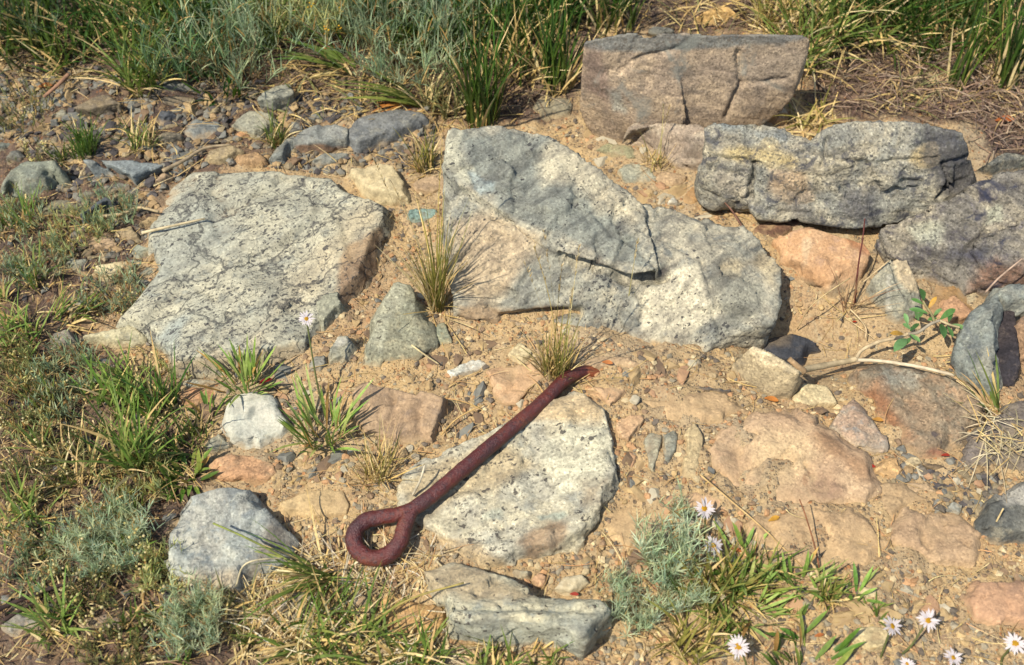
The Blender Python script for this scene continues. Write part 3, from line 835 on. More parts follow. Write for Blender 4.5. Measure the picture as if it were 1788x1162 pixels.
# the lichen rock under the iron bar and its neighbours
stone('rock', 'whitish green lichen-covered rock under the rusty iron bar', 'rock', [(690, 898), (692, 845), (745, 800), (840, 765), (905, 733), (960, 700), (1012, 686), (1050, 706), (1062, 742), (1066, 775), (1075, 832), (1071, 868), (1046, 912), (1030, 950), (968, 976), (900, 984), (888, 997), (846, 996), (782, 970), (735, 935)], .05,
      (S(192, 188, 168), S(204, 196, 168), S(170, 170, 156)), slope=.4, tilt=(.002, -.006), vox=.0038, disp=1.0, facets=3,
      style=dict(rot=(0, 0, math.radians(20)), stretch=(.5, 1.2, 1), streak=.5, specks=(115, .36, .72), dark=S(78, 74, 72), grain=.5),
      patches=[([(920, 740), (960, 700), (1012, 686), (1050, 706), (1050, 740), (960, 735)], S(206, 178, 134), 10, .7), ([(690, 850), (860, 760), (900, 790), (930, 810), (880, 850), (740, 890)], S(186, 166, 128), 14, .7),
               ([(935, 770), (1000, 740), (1062, 740), (1070, 800), (1040, 850), (980, 860), (945, 820)], S(210, 206, 180), 8, .8), ([(910, 945), (960, 905), (1000, 910), (980, 960), (925, 975)], S(150, 122, 94), 10, .8),
               ([(1010, 840), (1060, 835), (1050, 880), (1015, 880)], S(150, 134, 112), 9, .7), ([(936, 902), (990, 888), (1000, 895), (980, 910), (945, 912)], S(158, 172, 160), 4, .8), ([(840, 895), (880, 885), (880, 905), (842, 908)], S(172, 180, 164), 5, .6),
               ([(730, 930), (850, 960), (890, 990), (850, 998), (780, 972)], S(190, 162, 118), 8, .6)],
      cracks=[([(830, 905), (880, 925), (960, 915), (1040, 870)], 6, .003), ([(905, 735), (940, 800), (965, 850)], 7, .004), ([(760, 950), (900, 940)], 6, .003)])
stone('rock', 'grey white rock with a steep front face at the bottom centre', 'rock', [(747, 1038), (741, 996), (790, 981), (840, 1000), (886, 1004), (922, 1028), (940, 1044), (985, 1046), (1055, 1058), (1064, 1070), (1040, 1120), (1026, 1150), (1007, 1156), (983, 1138), (930, 1131), (820, 1129), (783, 1122), (780, 1075)], .08,
      (S(180, 180, 160), S(196, 190, 162), S(156, 160, 150)), slope=.12, tilt=(-.006, .04), vox=.0036, facets=0,
      style=dict(rot=(0, 0, math.radians(8)), stretch=(.4, 1.2, 1), streak=.55, specks=(120, .34, .75), dark=S(74, 68, 66), grain=.4),
      patches=[([(740, 990), (800, 980), (930, 1040), (860, 1050), (760, 1040)], S(178, 156, 122), 12, .7), ([(790, 1082), (1000, 1082), (1060, 1075), (1045, 1140), (800, 1130)], S(162, 168, 158), 8, .6), ([(1030, 1085), (1072, 1080), (1045, 1145), (1010, 1150)], S(150, 140, 118), 8, .7)],
      cracks=[([(790, 1060), (900, 1062), (1050, 1065)], 6, .004)])
stone('stone', 'flat orange tan stone under grass left of the bottom grey white rock', 'stone', [(660, 1050), (700, 1040), (758, 1055), (779, 1090), (770, 1110), (720, 1121), (664, 1112)], .022, (S(204, 166, 112), S(192, 152, 104), S(174, 142, 104)), slope=.5)
stone('stone', 'rounded light brown stone in the grass below the ring', 'stone', [(608, 1052), (630, 1038), (652, 1052), (655, 1085), (630, 1095), (610, 1080)], .025, TAN)
stone('rock', 'pale blue-grey round-topped rock low on the left beside sage', 'rock', [(294, 994), (302, 940), (322, 898), (336, 863), (386, 855), (430, 863), (470, 889), (498, 923), (511, 955), (490, 1000), (440, 1018), (423, 1055), (370, 1066), (334, 1060), (308, 1036)], .055,
      (S(166, 172, 166), S(184, 184, 172), S(144, 152, 152)), slope=.5, tilt=(-.004, .0), vox=.0038, disp=.8, facets=3, style=dict(grain=.5, streak=.5, stretch=(.4, 1, 1), rot=(0, 0, math.radians(-70)), specks=(90, .32, .5), dark=S(108, 114, 116), blot=(S(118, 126, 130), 24, .56, .7)),
      patches=[([(330, 1000), (410, 990), (425, 1050), (330, 1062)], S(208, 190, 158), 14, .8), ([(470, 900), (512, 950), (440, 1015), (420, 1010), (450, 950)], S(130, 118, 104), 10, .7)])
stone('stone', 'orange peach stone below the white stone, left of the iron bar', 'stone', [(365, 806), (400, 793), (440, 796), (478, 811), (487, 831), (470, 853), (430, 851), (390, 851), (368, 836)], .032, (S(212, 170, 130), S(200, 158, 120), S(184, 152, 120)), facets=4)
stone('stone', 'chalky white stone with a grey blotch between two green rosettes', 'stone', [(415, 691), (440, 686), (470, 695), (490, 722), (504, 742), (516, 756), (490, 776), (465, 790), (455, 798), (410, 781), (395, 762), (388, 742), (400, 706)], .04, (S(212, 210, 194), S(200, 202, 188), S(176, 180, 170)), slope=.5, facets=5,
      style=dict(grain=.25, streak=.25, blot=(S(140, 148, 146), 30, .62, .6)), patches=[([(432, 712), (446, 710), (444, 722), (434, 728)], S(110, 116, 112), 4, .8)])
stone('stone', 'small grey stone tucked beside the chalky white stone', 'stone', [(357, 785), (362, 768), (380, 758), (400, 775), (400, 792), (375, 800), (358, 796)], .028, GREY)
stone('rock', 'square brown mauve slab with a sharp straight top edge beside the iron bar', 'rock', [(615, 684), (632, 668), (700, 680), (774, 692), (771, 740), (761, 777), (690, 776), (640, 766), (618, 742)], .04, (S(186, 158, 126), S(172, 148, 120), S(156, 136, 116)), slope=.18, tilt=(0, -.028), facets=0, smooth=1,
      style=dict(rot=(0, 0, math.radians(90)), stretch=(.3, 1.2, 1), streak=.5, grain=.35), cracks=[([(690, 690), (688, 760)], 5, .003), ([(735, 700), (730, 760)], 5, .003)])
stone('stone', 'flat peach stone touching the bend of the iron bar', 'stone', [(848, 646), (880, 636), (936, 638), (952, 664), (902, 711), (870, 713), (860, 680)], .022, PEACH, style=dict(grain=.25, streak=.2))
stone('stone', 'thin white stone sliver above the square brown slab', 'stone', [(780, 646), (835, 628), (850, 634), (836, 651), (786, 666)], .018, WHITE)
stone('stone', 'small rounded cream pebble left of the seed stalk tuft', 'stone', [(890, 612), (905, 600), (925, 606), (932, 630), (912, 641), (893, 632)], .026, CREAM)
stone('stone', 'tapered greenish grey stone standing between the slab and the large boulder', 'stone', [(692, 489), (712, 493), (722, 518), (750, 556), (756, 592), (760, 624), (718, 640), (654, 656), (627, 660), (648, 592), (668, 525)], .05, (S(158, 156, 132), S(140, 142, 124), S(172, 166, 138)), slope=.45, tilt=(0, -.03), facets=4,
      style=dict(grain=.6, streak=.3, specks=(80, .32, .4), dark=S(88, 84, 72)), patches=[([(692, 489), (712, 493), (700, 540), (680, 560), (660, 610), (650, 600), (668, 525)], S(180, 180, 158), 6, .7)])
stone('stone', 'small greenish oval stone at the foot of the tapered grey stone', 'stone', [(756, 580), (766, 562), (778, 568), (790, 600), (788, 612), (765, 610)], .025, (S(166, 166, 136), S(150, 156, 136), S(180, 176, 144)))
stone('stone', 'squarish cream stone behind the gap between slab and large boulder', 'stone', [(603, 298), (660, 286), (686, 290), (704, 320), (712, 350), (716, 363), (650, 360), (634, 350), (615, 326)], .045, CREAM, slope=.25, tilt=(.004, 0), facets=2, style=dict(grain=.3, streak=.2))
stone('stone', 'small turquoise stone behind the pale grass tuft', 'stone', [(713, 372), (720, 363), (762, 365), (766, 388), (745, 398), (718, 396)], .028, (S(124, 150, 142), S(140, 164, 154), S(104, 130, 128)))
stone('stone', 'pale wedge stone at the lower left corner of the speckled slab', 'stone', [(137, 601), (175, 580), (225, 567), (246, 580), (261, 598), (226, 616), (180, 610)], .04, (S(200, 192, 158), S(188, 182, 150), S(168, 166, 144)), tilt=(0, -.008))
stone('stone', 'small mauve grey stone left of the pale wedge stone', 'stone', [(88, 600), (96, 580), (118, 575), (132, 592), (128, 612), (100, 612)], .03, (S(158, 150, 136), S(144, 138, 128), S(174, 164, 144)))
stone('stone', 'tan trapezoid stone left of the slab, topmost of its heap', 'stone', [(151, 420), (187, 404), (213, 436), (158, 447)], .03, TAN, facets=2)
stone('stone', 'brown stone against the slab, right of the tan trapezoid stone', 'stone', [(200, 404), (228, 394), (246, 420), (236, 428), (212, 424)], .028, (S(172, 154, 120), S(156, 140, 112), S(140, 126, 104)))
stone('stone', 'ochre stone lying under a bleached twig on the slab corner', 'stone', [(237, 390), (270, 374), (284, 390), (262, 402), (244, 406)], .028, (S(178, 156, 118), S(164, 142, 110), S(146, 128, 104)))
stone('stone', 'cream and brown blotched stone below the tan trapezoid stone', 'stone', [(155, 476), (170, 462), (226, 454), (236, 470), (226, 491), (190, 499), (160, 490)], .034, CREAM, facets=4, style=dict(blot=(S(150, 118, 86), 30, .5, .7)))
stone('stone', 'small grey stone with a pale vein left of the blotched stone', 'stone', [(113, 460), (122, 449), (152, 453), (159, 468), (140, 479), (116, 474)], .03, GREY)
stone('stone', 'pale green-grey stone beside the slab and the blotched stone', 'stone', [(230, 440), (240, 427), (262, 434), (266, 450), (244, 456)], .03, (S(166, 170, 150), S(154, 158, 144), S(176, 174, 150)))
stone('stone', 'dull green-grey stone under the slab edge near the blotched stone', 'stone', [(238, 480), (252, 465), (282, 468), (286, 482), (262, 492), (242, 490)], .028, (S(142, 144, 126), S(128, 130, 118), S(154, 150, 130)))
stone('stone', 'round grey stone with a white top just right of the daisy stalk', 'stone', [(574, 612), (590, 586), (610, 583), (623, 606), (612, 636), (582, 650), (572, 640)], .035, GREY, facets=4, patches=[([(584, 592), (606, 590), (600, 602), (586, 606)], S(206, 204, 190), 4, .8)])
stone('stone', 'small dark grey stone left of the round white-topped stone', 'stone', [(539, 640), (548, 624), (568, 620), (574, 640), (565, 656), (545, 658)], .028, (S(150, 148, 136), S(132, 132, 124), S(164, 158, 142)))
stone('stone', 'grey-green stone leaning on the shaded right end of the slab', 'stone', [(552, 530), (570, 512), (592, 512), (600, 535), (592, 566), (566, 590), (552, 572)], .05, (S(160, 160, 140), S(146, 148, 132), S(172, 166, 142)), tilt=(0, -.01), facets=4)
stone('stone', 'long cream stone above the ring of the iron bar', 'stone', [(480, 878), (520, 862), (600, 855), (616, 870), (611, 905), (520, 909), (492, 900)], .024, (S(214, 188, 142), S(202, 176, 132), S(182, 158, 122)), style=dict(grain=.3, streak=.3))
stone('stone', 'reddish flat stone fragment under the front of the slab', 'stone', [(308, 690), (330, 676), (388, 682), (400, 700), (380, 716), (330, 718)], .018, (S(196, 150, 110), S(180, 138, 104), S(164, 136, 112)))
stone('stone', 'blue-grey flat chip under the front of the slab', 'stone', [(312, 676), (330, 662), (372, 662), (380, 676), (340, 684)], .02, (S(166, 170, 158), S(180, 166, 138), S(150, 150, 140)))
stone('stone', 'peach triangular stone at the buried end of the iron bar', 'stone', [(1028, 677), (1090, 672), (1093, 690), (1066, 721), (1048, 700)], .022, PEACH, style=dict(grain=.3))
stone('stone', 'peach angular stone right of the lichen rock', 'stone', [(1075, 746), (1090, 728), (1130, 725), (1116, 756), (1096, 779), (1080, 768)], .02, PEACH)
stone('stone', 'grey upright stone flake, left of two beside the lichen rock', 'stone', [(1127, 765), (1140, 756), (1156, 758), (1152, 800), (1140, 830), (1130, 820)], .02, GREY, tilt=(0, -.008))
stone('stone', 'narrow grey upright stone flake, right of two beside the lichen rock', 'stone', [(1161, 762), (1170, 752), (1182, 754), (1180, 790), (1168, 818), (1158, 806)], .02, (S(158, 156, 138), S(142, 144, 132), S(170, 164, 140)), tilt=(0, -.02))
stone('stone', 'long buff stone splinter standing in the soil left of the dusty rock', 'stone', [(1200, 748), (1214, 738), (1226, 760), (1226, 830), (1212, 846), (1194, 838)], .024, (S(188, 170, 132), S(172, 156, 124), S(200, 180, 140)), tilt=(0, -.014))
stone('stone', 'bright white stone above the bottom grey white rock', 'stone', [(965, 1028), (985, 1010), (1015, 1002), (1028, 1012), (1022, 1032), (995, 1044), (970, 1042)], .026, (S(228, 214, 180), S(216, 204, 172), S(196, 182, 148)), style=dict(grain=.25, streak=.2))
stone('stone', 'cream chip on the bare soil right of the lichen rock', 'stone', [(1116, 846), (1122, 834), (1160, 850), (1160, 864), (1128, 860)], .016, CREAM)
stone('stone', 'flat tan stone under the topmost daisy', 'stone', [(1190, 872), (1215, 860), (1260, 866), (1280, 890), (1250, 906), (1200, 900)], .014, PEACH)
stone('stone', 'round pinkish pebble above the bottom grey white rock', 'stone', [(930, 1012), (940, 999), (955, 1004), (956, 1025), (942, 1032), (931, 1026)], .02, (S(204, 166, 130), S(190, 154, 122), S(176, 146, 116)))
stone('stone', 'grey pebble resting against the underside of the lichen rock', 'stone', [(884, 1006), (900, 994), (926, 998), (928, 1012), (905, 1016)], .022, GREY)
stone('stone', 'squarish cream stone under the pair of daisies low on the right', 'stone', [(1491, 1110), (1505, 1096), (1548, 1098), (1558, 1112), (1540, 1142), (1498, 1140)], .026, (S(222, 204, 156), S(208, 190, 148), S(190, 172, 132)))
stone('stone', 'thin dark slate edge sticking out of the soil', 'stone', [(1150, 676), (1200, 672), (1278, 680), (1276, 688), (1200, 684), (1152, 686)], .016, (S(110, 106, 100), S(92, 90, 90), S(130, 122, 110)), slope=.1, facets=0, vox=.0024)
stone('stone', 'white round pebble on the sandy bank above the large boulder', 'stone', [(1167, 352), (1176, 344), (1184, 350), (1183, 362), (1172, 364)], .022, WHITE)
stone('stone', 'small tan stone under the right end of the reddish boulder', 'stone', [(1334, 200), (1345, 184), (1364, 184), (1374, 200), (1366, 219), (1340, 219)], .055, TAN)
stone('stone', 'flat olive stone lying on litter right of the large boulder top', 'stone', [(1040, 262), (1060, 250), (1100, 254), (1116, 275), (1122, 286), (1080, 280), (1050, 272)], .02, (S(166, 164, 128), S(152, 150, 120), S(140, 138, 116)))
stone('stone', 'pale grey flat stone beside the flat olive stone', 'stone', [(1082, 298), (1096, 284), (1130, 290), (1150, 318), (1128, 330), (1090, 322)], .02, (S(176, 176, 156), S(162, 164, 148), S(186, 180, 156)))
stone('stone', 'grey brown embedded stone left of the reddish boulder', 'stone', [(928, 190), (945, 168), (985, 170), (1004, 190), (990, 206), (945, 206)], .02, (S(150, 142, 118), S(134, 130, 114), S(166, 154, 124)), slope=.8)
stone('stone', 'yellow tan stone among straw at the top edge', 'stone', [(1213, 34), (1240, 14), (1270, 10), (1288, 24), (1280, 38), (1240, 42)], .05, (S(222, 186, 122), S(208, 172, 114), S(188, 156, 108)))
stone('stone', 'brown tan stone among the green plants at the top left', 'stone', [(134, 54), (158, 40), (186, 28), (200, 38), (188, 50), (160, 58), (144, 62)], .05, (S(160, 142, 116), S(146, 130, 110), S(130, 118, 102)))
stone('stone', 'brown stone with a black undercut side at the upper left', 'stone', [(130, 178), (158, 165), (190, 164), (210, 182), (214, 198), (178, 208), (140, 206)], .06, (S(134, 122, 100), S(120, 110, 96), S(150, 134, 106)), slope=-.25, facets=3)
stone('stone', 'small pale triangular stone left of the undercut brown stone', 'stone', [(88, 202), (110, 189), (122, 200), (108, 214), (90, 212)], .035, (S(150, 150, 134), S(164, 160, 140), S(132, 132, 120)))
stone('stone', 'flat grey layered stone under a green tuft at the upper left', 'stone', [(261, 144), (290, 138), (322, 144), (346, 154), (336, 165), (290, 166), (264, 155)], .03, DARKG, style=dict(streak=.6, stretch=(.3, 1, 1)))
stone('stone', 'brown embedded stone below the flat grey layered stone', 'stone', [(268, 178), (290, 168), (330, 168), (344, 180), (310, 192), (276, 190)], .022, (S(132, 120, 100), S(120, 112, 98), S(146, 132, 106)))
stone('stone', 'upright light grey stone with a dark right side beyond the slab', 'stone', [(449, 186), (458, 162), (478, 150), (506, 146), (514, 172), (506, 192), (480, 198), (455, 198)], .085, (S(160, 160, 144), S(146, 148, 136), S(172, 166, 144)), slope=-.1, facets=2)
stone('stone', 'mottled grey stone in front of the upright light grey stone', 'stone', [(402, 218), (436, 196), (470, 196), (484, 214), (470, 236), (446, 248), (416, 234)], .035, GREY, facets=4)
stone('slab', 'grey slab with a brown broken front edge beyond the speckled slab', 'rock slab', [(510, 246), (530, 226), (570, 216), (612, 222), (616, 262), (570, 272), (520, 270), (511, 262)], .05, (S(150, 152, 146), S(134, 138, 134), S(164, 162, 148)), slope=.1, tilt=(0, -.008), patches=[([(510, 252), (560, 254), (616, 260), (616, 270), (520, 276)], S(140, 108, 82), 3, .9)])
stone('slab', 'dark grey flat slab half hidden by arching grass beyond the gap', 'rock slab', [(612, 222), (640, 200), (690, 188), (740, 196), (752, 210), (730, 232), (690, 248), (628, 268), (612, 262)], .04, (S(128, 130, 128), S(112, 116, 118), S(142, 142, 134)), slope=.2, facets=1, disp=.6)
stone('stone', 'sloping grey stone left of the broken-edged slab', 'stone', [(468, 276), (490, 250), (512, 236), (522, 250), (512, 268), (500, 296), (478, 296)], .045, (S(146, 150, 142), S(132, 136, 130), S(158, 156, 142)))
stone('stone', 'low grey stone below the broken-edged slab', 'stone', [(546, 282), (566, 268), (606, 266), (614, 280), (590, 296), (560, 294)], .03, (S(150, 152, 142), S(138, 140, 132), S(160, 156, 140)))
stone('stone', 'buff flat stone beyond the slab, left of two', 'stone', [(357, 286), (368, 262), (402, 255), (426, 262), (420, 282), (396, 296), (366, 298)], .035, (S(178, 160, 122), S(166, 150, 118), S(152, 138, 112)))
stone('stone', 'peach flat stone beyond the slab, right of two', 'stone', [(408, 288), (420, 266), (448, 266), (464, 280), (454, 297), (426, 299)], .034, (S(190, 156, 114), S(176, 146, 110), S(160, 136, 106)))
stone('stone', 'bright peach chip just behind the two flat stones', 'stone', [(410, 236), (420, 228), (434, 230), (438, 246), (424, 252), (410, 248)], .03, (S(196, 150, 104), S(182, 142, 104), S(166, 134, 104)))
stone('rock', 'rounded grey rock at the left edge', 'rock', [(7, 336), (20, 302), (47, 282), (84, 280), (108, 296), (116, 309), (104, 332), (90, 352), (47, 360), (12, 350)], .075, (S(146, 150, 132), S(132, 138, 126), S(158, 156, 136)), slope=.35, facets=4)
stone('stone', 'flat blue-grey stone propped over a dark gap at the left', 'stone', [(149, 286), (174, 277), (235, 280), (276, 284), (286, 292), (268, 316), (242, 329), (218, 312), (188, 302), (158, 296)], .06, (S(138, 146, 146), S(126, 136, 138), S(150, 154, 148)), slope=-.3, tilt=(-.008, 0), facets=1, disp=.6)
stone('stone', 'dark blue stone behind the rounded grey rock', 'stone', [(10, 270), (26, 258), (40, 270), (37, 288), (14, 290)], .06, DARKG)
stone('stone', 'narrow tan stone leaning on the flat blue-grey stone', 'stone', [(268, 326), (282, 304), (298, 300), (300, 316), (288, 332), (274, 334)], .04, TAN)
stone('stone', 'dark pointed slate stone left of the speckled slab', 'stone', [(140, 388), (158, 362), (182, 342), (200, 348), (196, 376), (170, 392), (148, 398)], .055, (S(104, 112, 116), S(88, 92, 98), S(122, 126, 124)), slope=.1, facets=3)
stone('stone', 'olive stone in the mossy sage below the rounded grey rock', 'stone', [(66, 372), (90, 352), (120, 348), (138, 362), (140, 380), (110, 386), (74, 386)], .035, (S(140, 134, 108), S(126, 122, 104), S(112, 108, 96)))
stone('stone', 'small brown stone left of the dark slate stone', 'stone', [(138, 344), (150, 332), (166, 338), (166, 352), (148, 358)], .04, (S(124, 120, 104), S(112, 110, 100), S(98, 98, 94)))
stone('stone', 'dark stone behind the dark pointed slate stone', 'stone', [(165, 334), (186, 322), (200, 328), (200, 344), (180, 346)], .03, DARKG)
stone('stone', 'grey shadowed stone beneath the flat blue-grey stone', 'stone', [(190, 330), (206, 318), (226, 322), (228, 336), (206, 342)], .022, (S(130, 128, 120), S(116, 116, 112), S(144, 138, 122)))
stone('stone', 'grey green stone at the left edge above the rounded grey rock', 'stone', [(-14, 262), (0, 248), (26, 250), (30, 262), (10, 270), (-12, 272)], .04, (S(134, 138, 126), S(120, 126, 118), S(148, 148, 130)))
stone('stone', 'dark dented stone in the gravel beyond the slab', 'stone', [(270, 202), (286, 190), (306, 196), (312, 210), (290, 222), (272, 216)], .04, (S(104, 108, 112), S(90, 94, 100), S(124, 124, 120)))
stone('stone', 'broad grey embedded stone in the gravel beyond the slab', 'stone', [(318, 232), (340, 212), (380, 214), (392, 226), (370, 244), (330, 246)], .022, (S(134, 138, 134), S(122, 126, 124), S(146, 144, 132)), slope=.8)
stone('stone', 'brown grey split stone below a small tuft beyond the slab', 'stone', [(268, 240), (285, 230), (316, 232), (318, 252), (290, 264), (270, 258)], .035, (S(138, 128, 108), S(124, 118, 104), S(152, 140, 114)))
stone('stone', 'grey flat stone in the left gravel near the mossy sage', 'stone', [(118, 540), (140, 524), (160, 526), (158, 542), (134, 556), (120, 552)], .02, (S(150, 152, 140), S(138, 140, 132), S(160, 158, 140)))
stone('stone', 'dark grey chip between the blotched stone and the gravel', 'stone', [(156, 510), (168, 500), (184, 506), (184, 518), (166, 522)], .02, DARKG)
stone('stone', 'half-buried grey stone at the lower left corner', 'stone', [(4, 1090), (30, 1070), (60, 1070), (80, 1090), (70, 1112), (20, 1116)], .02, (S(150, 146, 134), S(136, 134, 126), S(162, 156, 138)), slope=.7)
stone('stone', 'brown half-buried stone among dark soil at the lower left', 'stone', [(130, 1100), (160, 1080), (200, 1076), (222, 1092), (200, 1112), (150, 1116)], .018, (S(140, 124, 108), S(126, 114, 104), S(156, 138, 114)), slope=.7)
stone('stone', 'narrow black filler for a shadowed gap in the gravel below the wide brown rock', 'stone', [(1608, 816), (1620, 808), (1650, 814), (1666, 824), (1650, 832), (1622, 828)], .03, (S(40, 38, 42), S(34, 32, 36), S(54, 50, 50)), facets=0)  # black form added to stand in for the shade of a gap
stone('stone', 'round tan stone beside the corner of the dusty broad rock', 'stone', [(1528, 822), (1540, 802), (1562, 800), (1574, 822), (1566, 846), (1540, 850), (1529, 838)], .026, (S(208, 172, 122), S(196, 160, 114), S(180, 150, 112)))
stone('stone', 'small beige stone left of the black gap filler', 'stone', [(1578, 812), (1588, 797), (1606, 798), (1612, 814), (1598, 826), (1582, 826)], .024, (S(194, 178, 142), S(180, 164, 132), S(166, 152, 124)))
stone('stone', 'round grey pebble at the end of the gravel near the right edge', 'stone', [(1655, 888), (1664, 876), (1678, 880), (1682, 896), (1668, 908), (1656, 902)], .024, (S(172, 172, 158), S(158, 160, 150), S(184, 180, 160)))
stone('stone', 'sand coloured embedded stone in front of the black gap filler', 'stone', [(1560, 862), (1580, 846), (1620, 848), (1640, 866), (1610, 880), (1570, 878)], .016, TAN, slope=.8)
stone('stone', 'pale embedded stone under the buff lichen-flecked stone', 'stone', [(1210, 660), (1222, 648), (1250, 650), (1252, 668), (1228, 674)], .016, (S(214, 190, 146), S(200, 176, 136), S(186, 162, 126)))
stone('stone', 'white chip beside the dark slate edge', 'stone', [(1168, 700), (1184, 697), (1194, 706), (1188, 714), (1172, 712)], .014, WHITE)
stone('stone', 'tan stone under the dusty mound left of the sandy hollow', 'stone', [(1020, 632), (1060, 618), (1110, 628), (1130, 646), (1080, 650), (1030, 648)], .014, TAN, slope=1.0)
stone('stone', 'ochre clod on the sandy bank below the dark grey block', 'stone', [(1196, 340), (1210, 328), (1226, 338), (1222, 358), (1204, 360)], .022, (S(198, 158, 104), S(184, 146, 100), S(168, 136, 98)))
stone('stone', 'buff embedded stone on the bank above the large boulder', 'stone', [(1140, 318), (1160, 302), (1200, 306), (1204, 322), (1170, 332)], .018, TAN, slope=.8)
stone('stone', 'tan layered stone left of the large boulder', 'stone', [(716, 322), (740, 308), (776, 312), (782, 330), (750, 342), (720, 338)], .02, TAN, style=dict(streak=.5, stretch=(.3, 1, 1)))
stone('stone', 'pale stone at the lower right beside the broad-leaved plant', 'stone', [(1400, 1050), (1412, 1022), (1428, 1018), (1432, 1044), (1416, 1054)], .02, BUFF)
stone('stone', 'cream grey stone right of the small green clump at lower right', 'stone', [(1498, 1040), (1508, 1026), (1530, 1028), (1538, 1046), (1516, 1056), (1500, 1054)], .018, CREAM)
stone('stone', 'tan stone in the gravel near the bottom centre', 'stone', [(1180, 1086), (1190, 1074), (1208, 1076), (1212, 1092), (1196, 1100)], .02, PEACH)
stone('stone', 'dull grey stone under the bottom left grass clump', 'stone', [(488, 1070), (510, 1040), (540, 1036), (552, 1062), (536, 1092), (500, 1096)], .024, (S(150, 144, 126), S(136, 132, 120), S(164, 152, 126)), slope=.6)
print('rocks done', len(bpy.data.objects))

# ------------------------------------------------------------------ where things can lie
Zg = Z.reshape(n_y, n_x).copy()
# soil has banked up against the stones
for k_, o_ in enumerate(OUTLINES):
    q_ = np.array(o_, float)
    w_ = PG(q_[:, 0], q_[:, 1])[:, :2]
    i0, i1 = np.searchsorted(gx, [w_[:, 0].min() - .06, w_[:, 0].max() + .06])
    j0, j1 = np.searchsorted(gy, [w_[:, 1].min() - .06, w_[:, 1].max() + .06])
    sx, sy = np.meshgrid(gx[i0:i1], gy[j0:j1])
    dd_ = poly_sd(sx.ravel(), sy.ravel(), w_)
    nz_ = perlin(np.stack([sx.ravel() * 18, sy.ravel() * 18, 0 * sx.ravel() + k_], 1), 91)
    calm = 1 - .9 * np.exp(-((sx.ravel() - HOLLOW[0]) / .13) ** 2 - ((sy.ravel() - HOLLOW[1]) / .10) ** 2)
    up_ = .011 * np.exp(-(np.maximum(dd_, 0) / .022) ** 2) * np.clip(.55 + 1.1 * nz_, 0, 1.2) * calm
    Zg[j0:j1, i0:i1] = np.maximum(Zg[j0:j1, i0:i1], Z.reshape(n_y, n_x)[j0:j1, i0:i1] + up_.reshape(sx.shape))
gm.vertices.foreach_set('co', np.stack([X, Y, Zg.ravel()], 1).astype(np.float32).ravel())
gm.update()


def zfull(x, y):
    """height of the finished ground"""
    x = np.asarray(x, float)
    y = np.asarray(y, float)
    i = np.clip(np.searchsorted(gx, x) - 1, 0, n_x - 2)
    j = np.clip(np.searchsorted(gy, y) - 1, 0, n_y - 2)
    fx = np.clip((x - gx[i]) / (gx[i + 1] - gx[i]), 0, 1)
    fy = np.clip((y - gy[j]) / (gy[j + 1] - gy[j]), 0, 1)
    return (Zg[j, i] * (1 - fx) * (1 - fy) + Zg[j, i + 1] * fx * (1 - fy) + Zg[j + 1, i] * (1 - fx) * fy + Zg[j + 1, i + 1] * fx * fy)


def on_rock(px, py, margin=2):
    r = np.zeros(np.shape(px), bool)
    for o in OUTLINES:
        r |= poly_sd(px, py, o) < margin
    return r


def in_polys(px, py, polys):
    r = np.zeros(np.shape(px), bool)
    for o in polys:
        r |= poly_sd(px, py, o) < 0
    return r


def scatter(n, polys, avoid=4, seed=0, rocks=True):
    r = np.random.default_rng(seed)
    allp = np.concatenate([np.array(p, float) for p in polys])
    lo, hi = allp.min(0), allp.max(0)
    out = []
    got = 0
    for _ in range(30):
        q = r.uniform(lo, hi, (n, 2))
        k = in_polys(q[:, 0], q[:, 1], polys)
        q = q[k]
        if rocks and len(q):
            q = q[~on_rock(q[:, 0], q[:, 1], avoid)]
        out.append(q)
        got += len(q)
        if got >= n:
            break
    return np.concatenate(out)[:n]


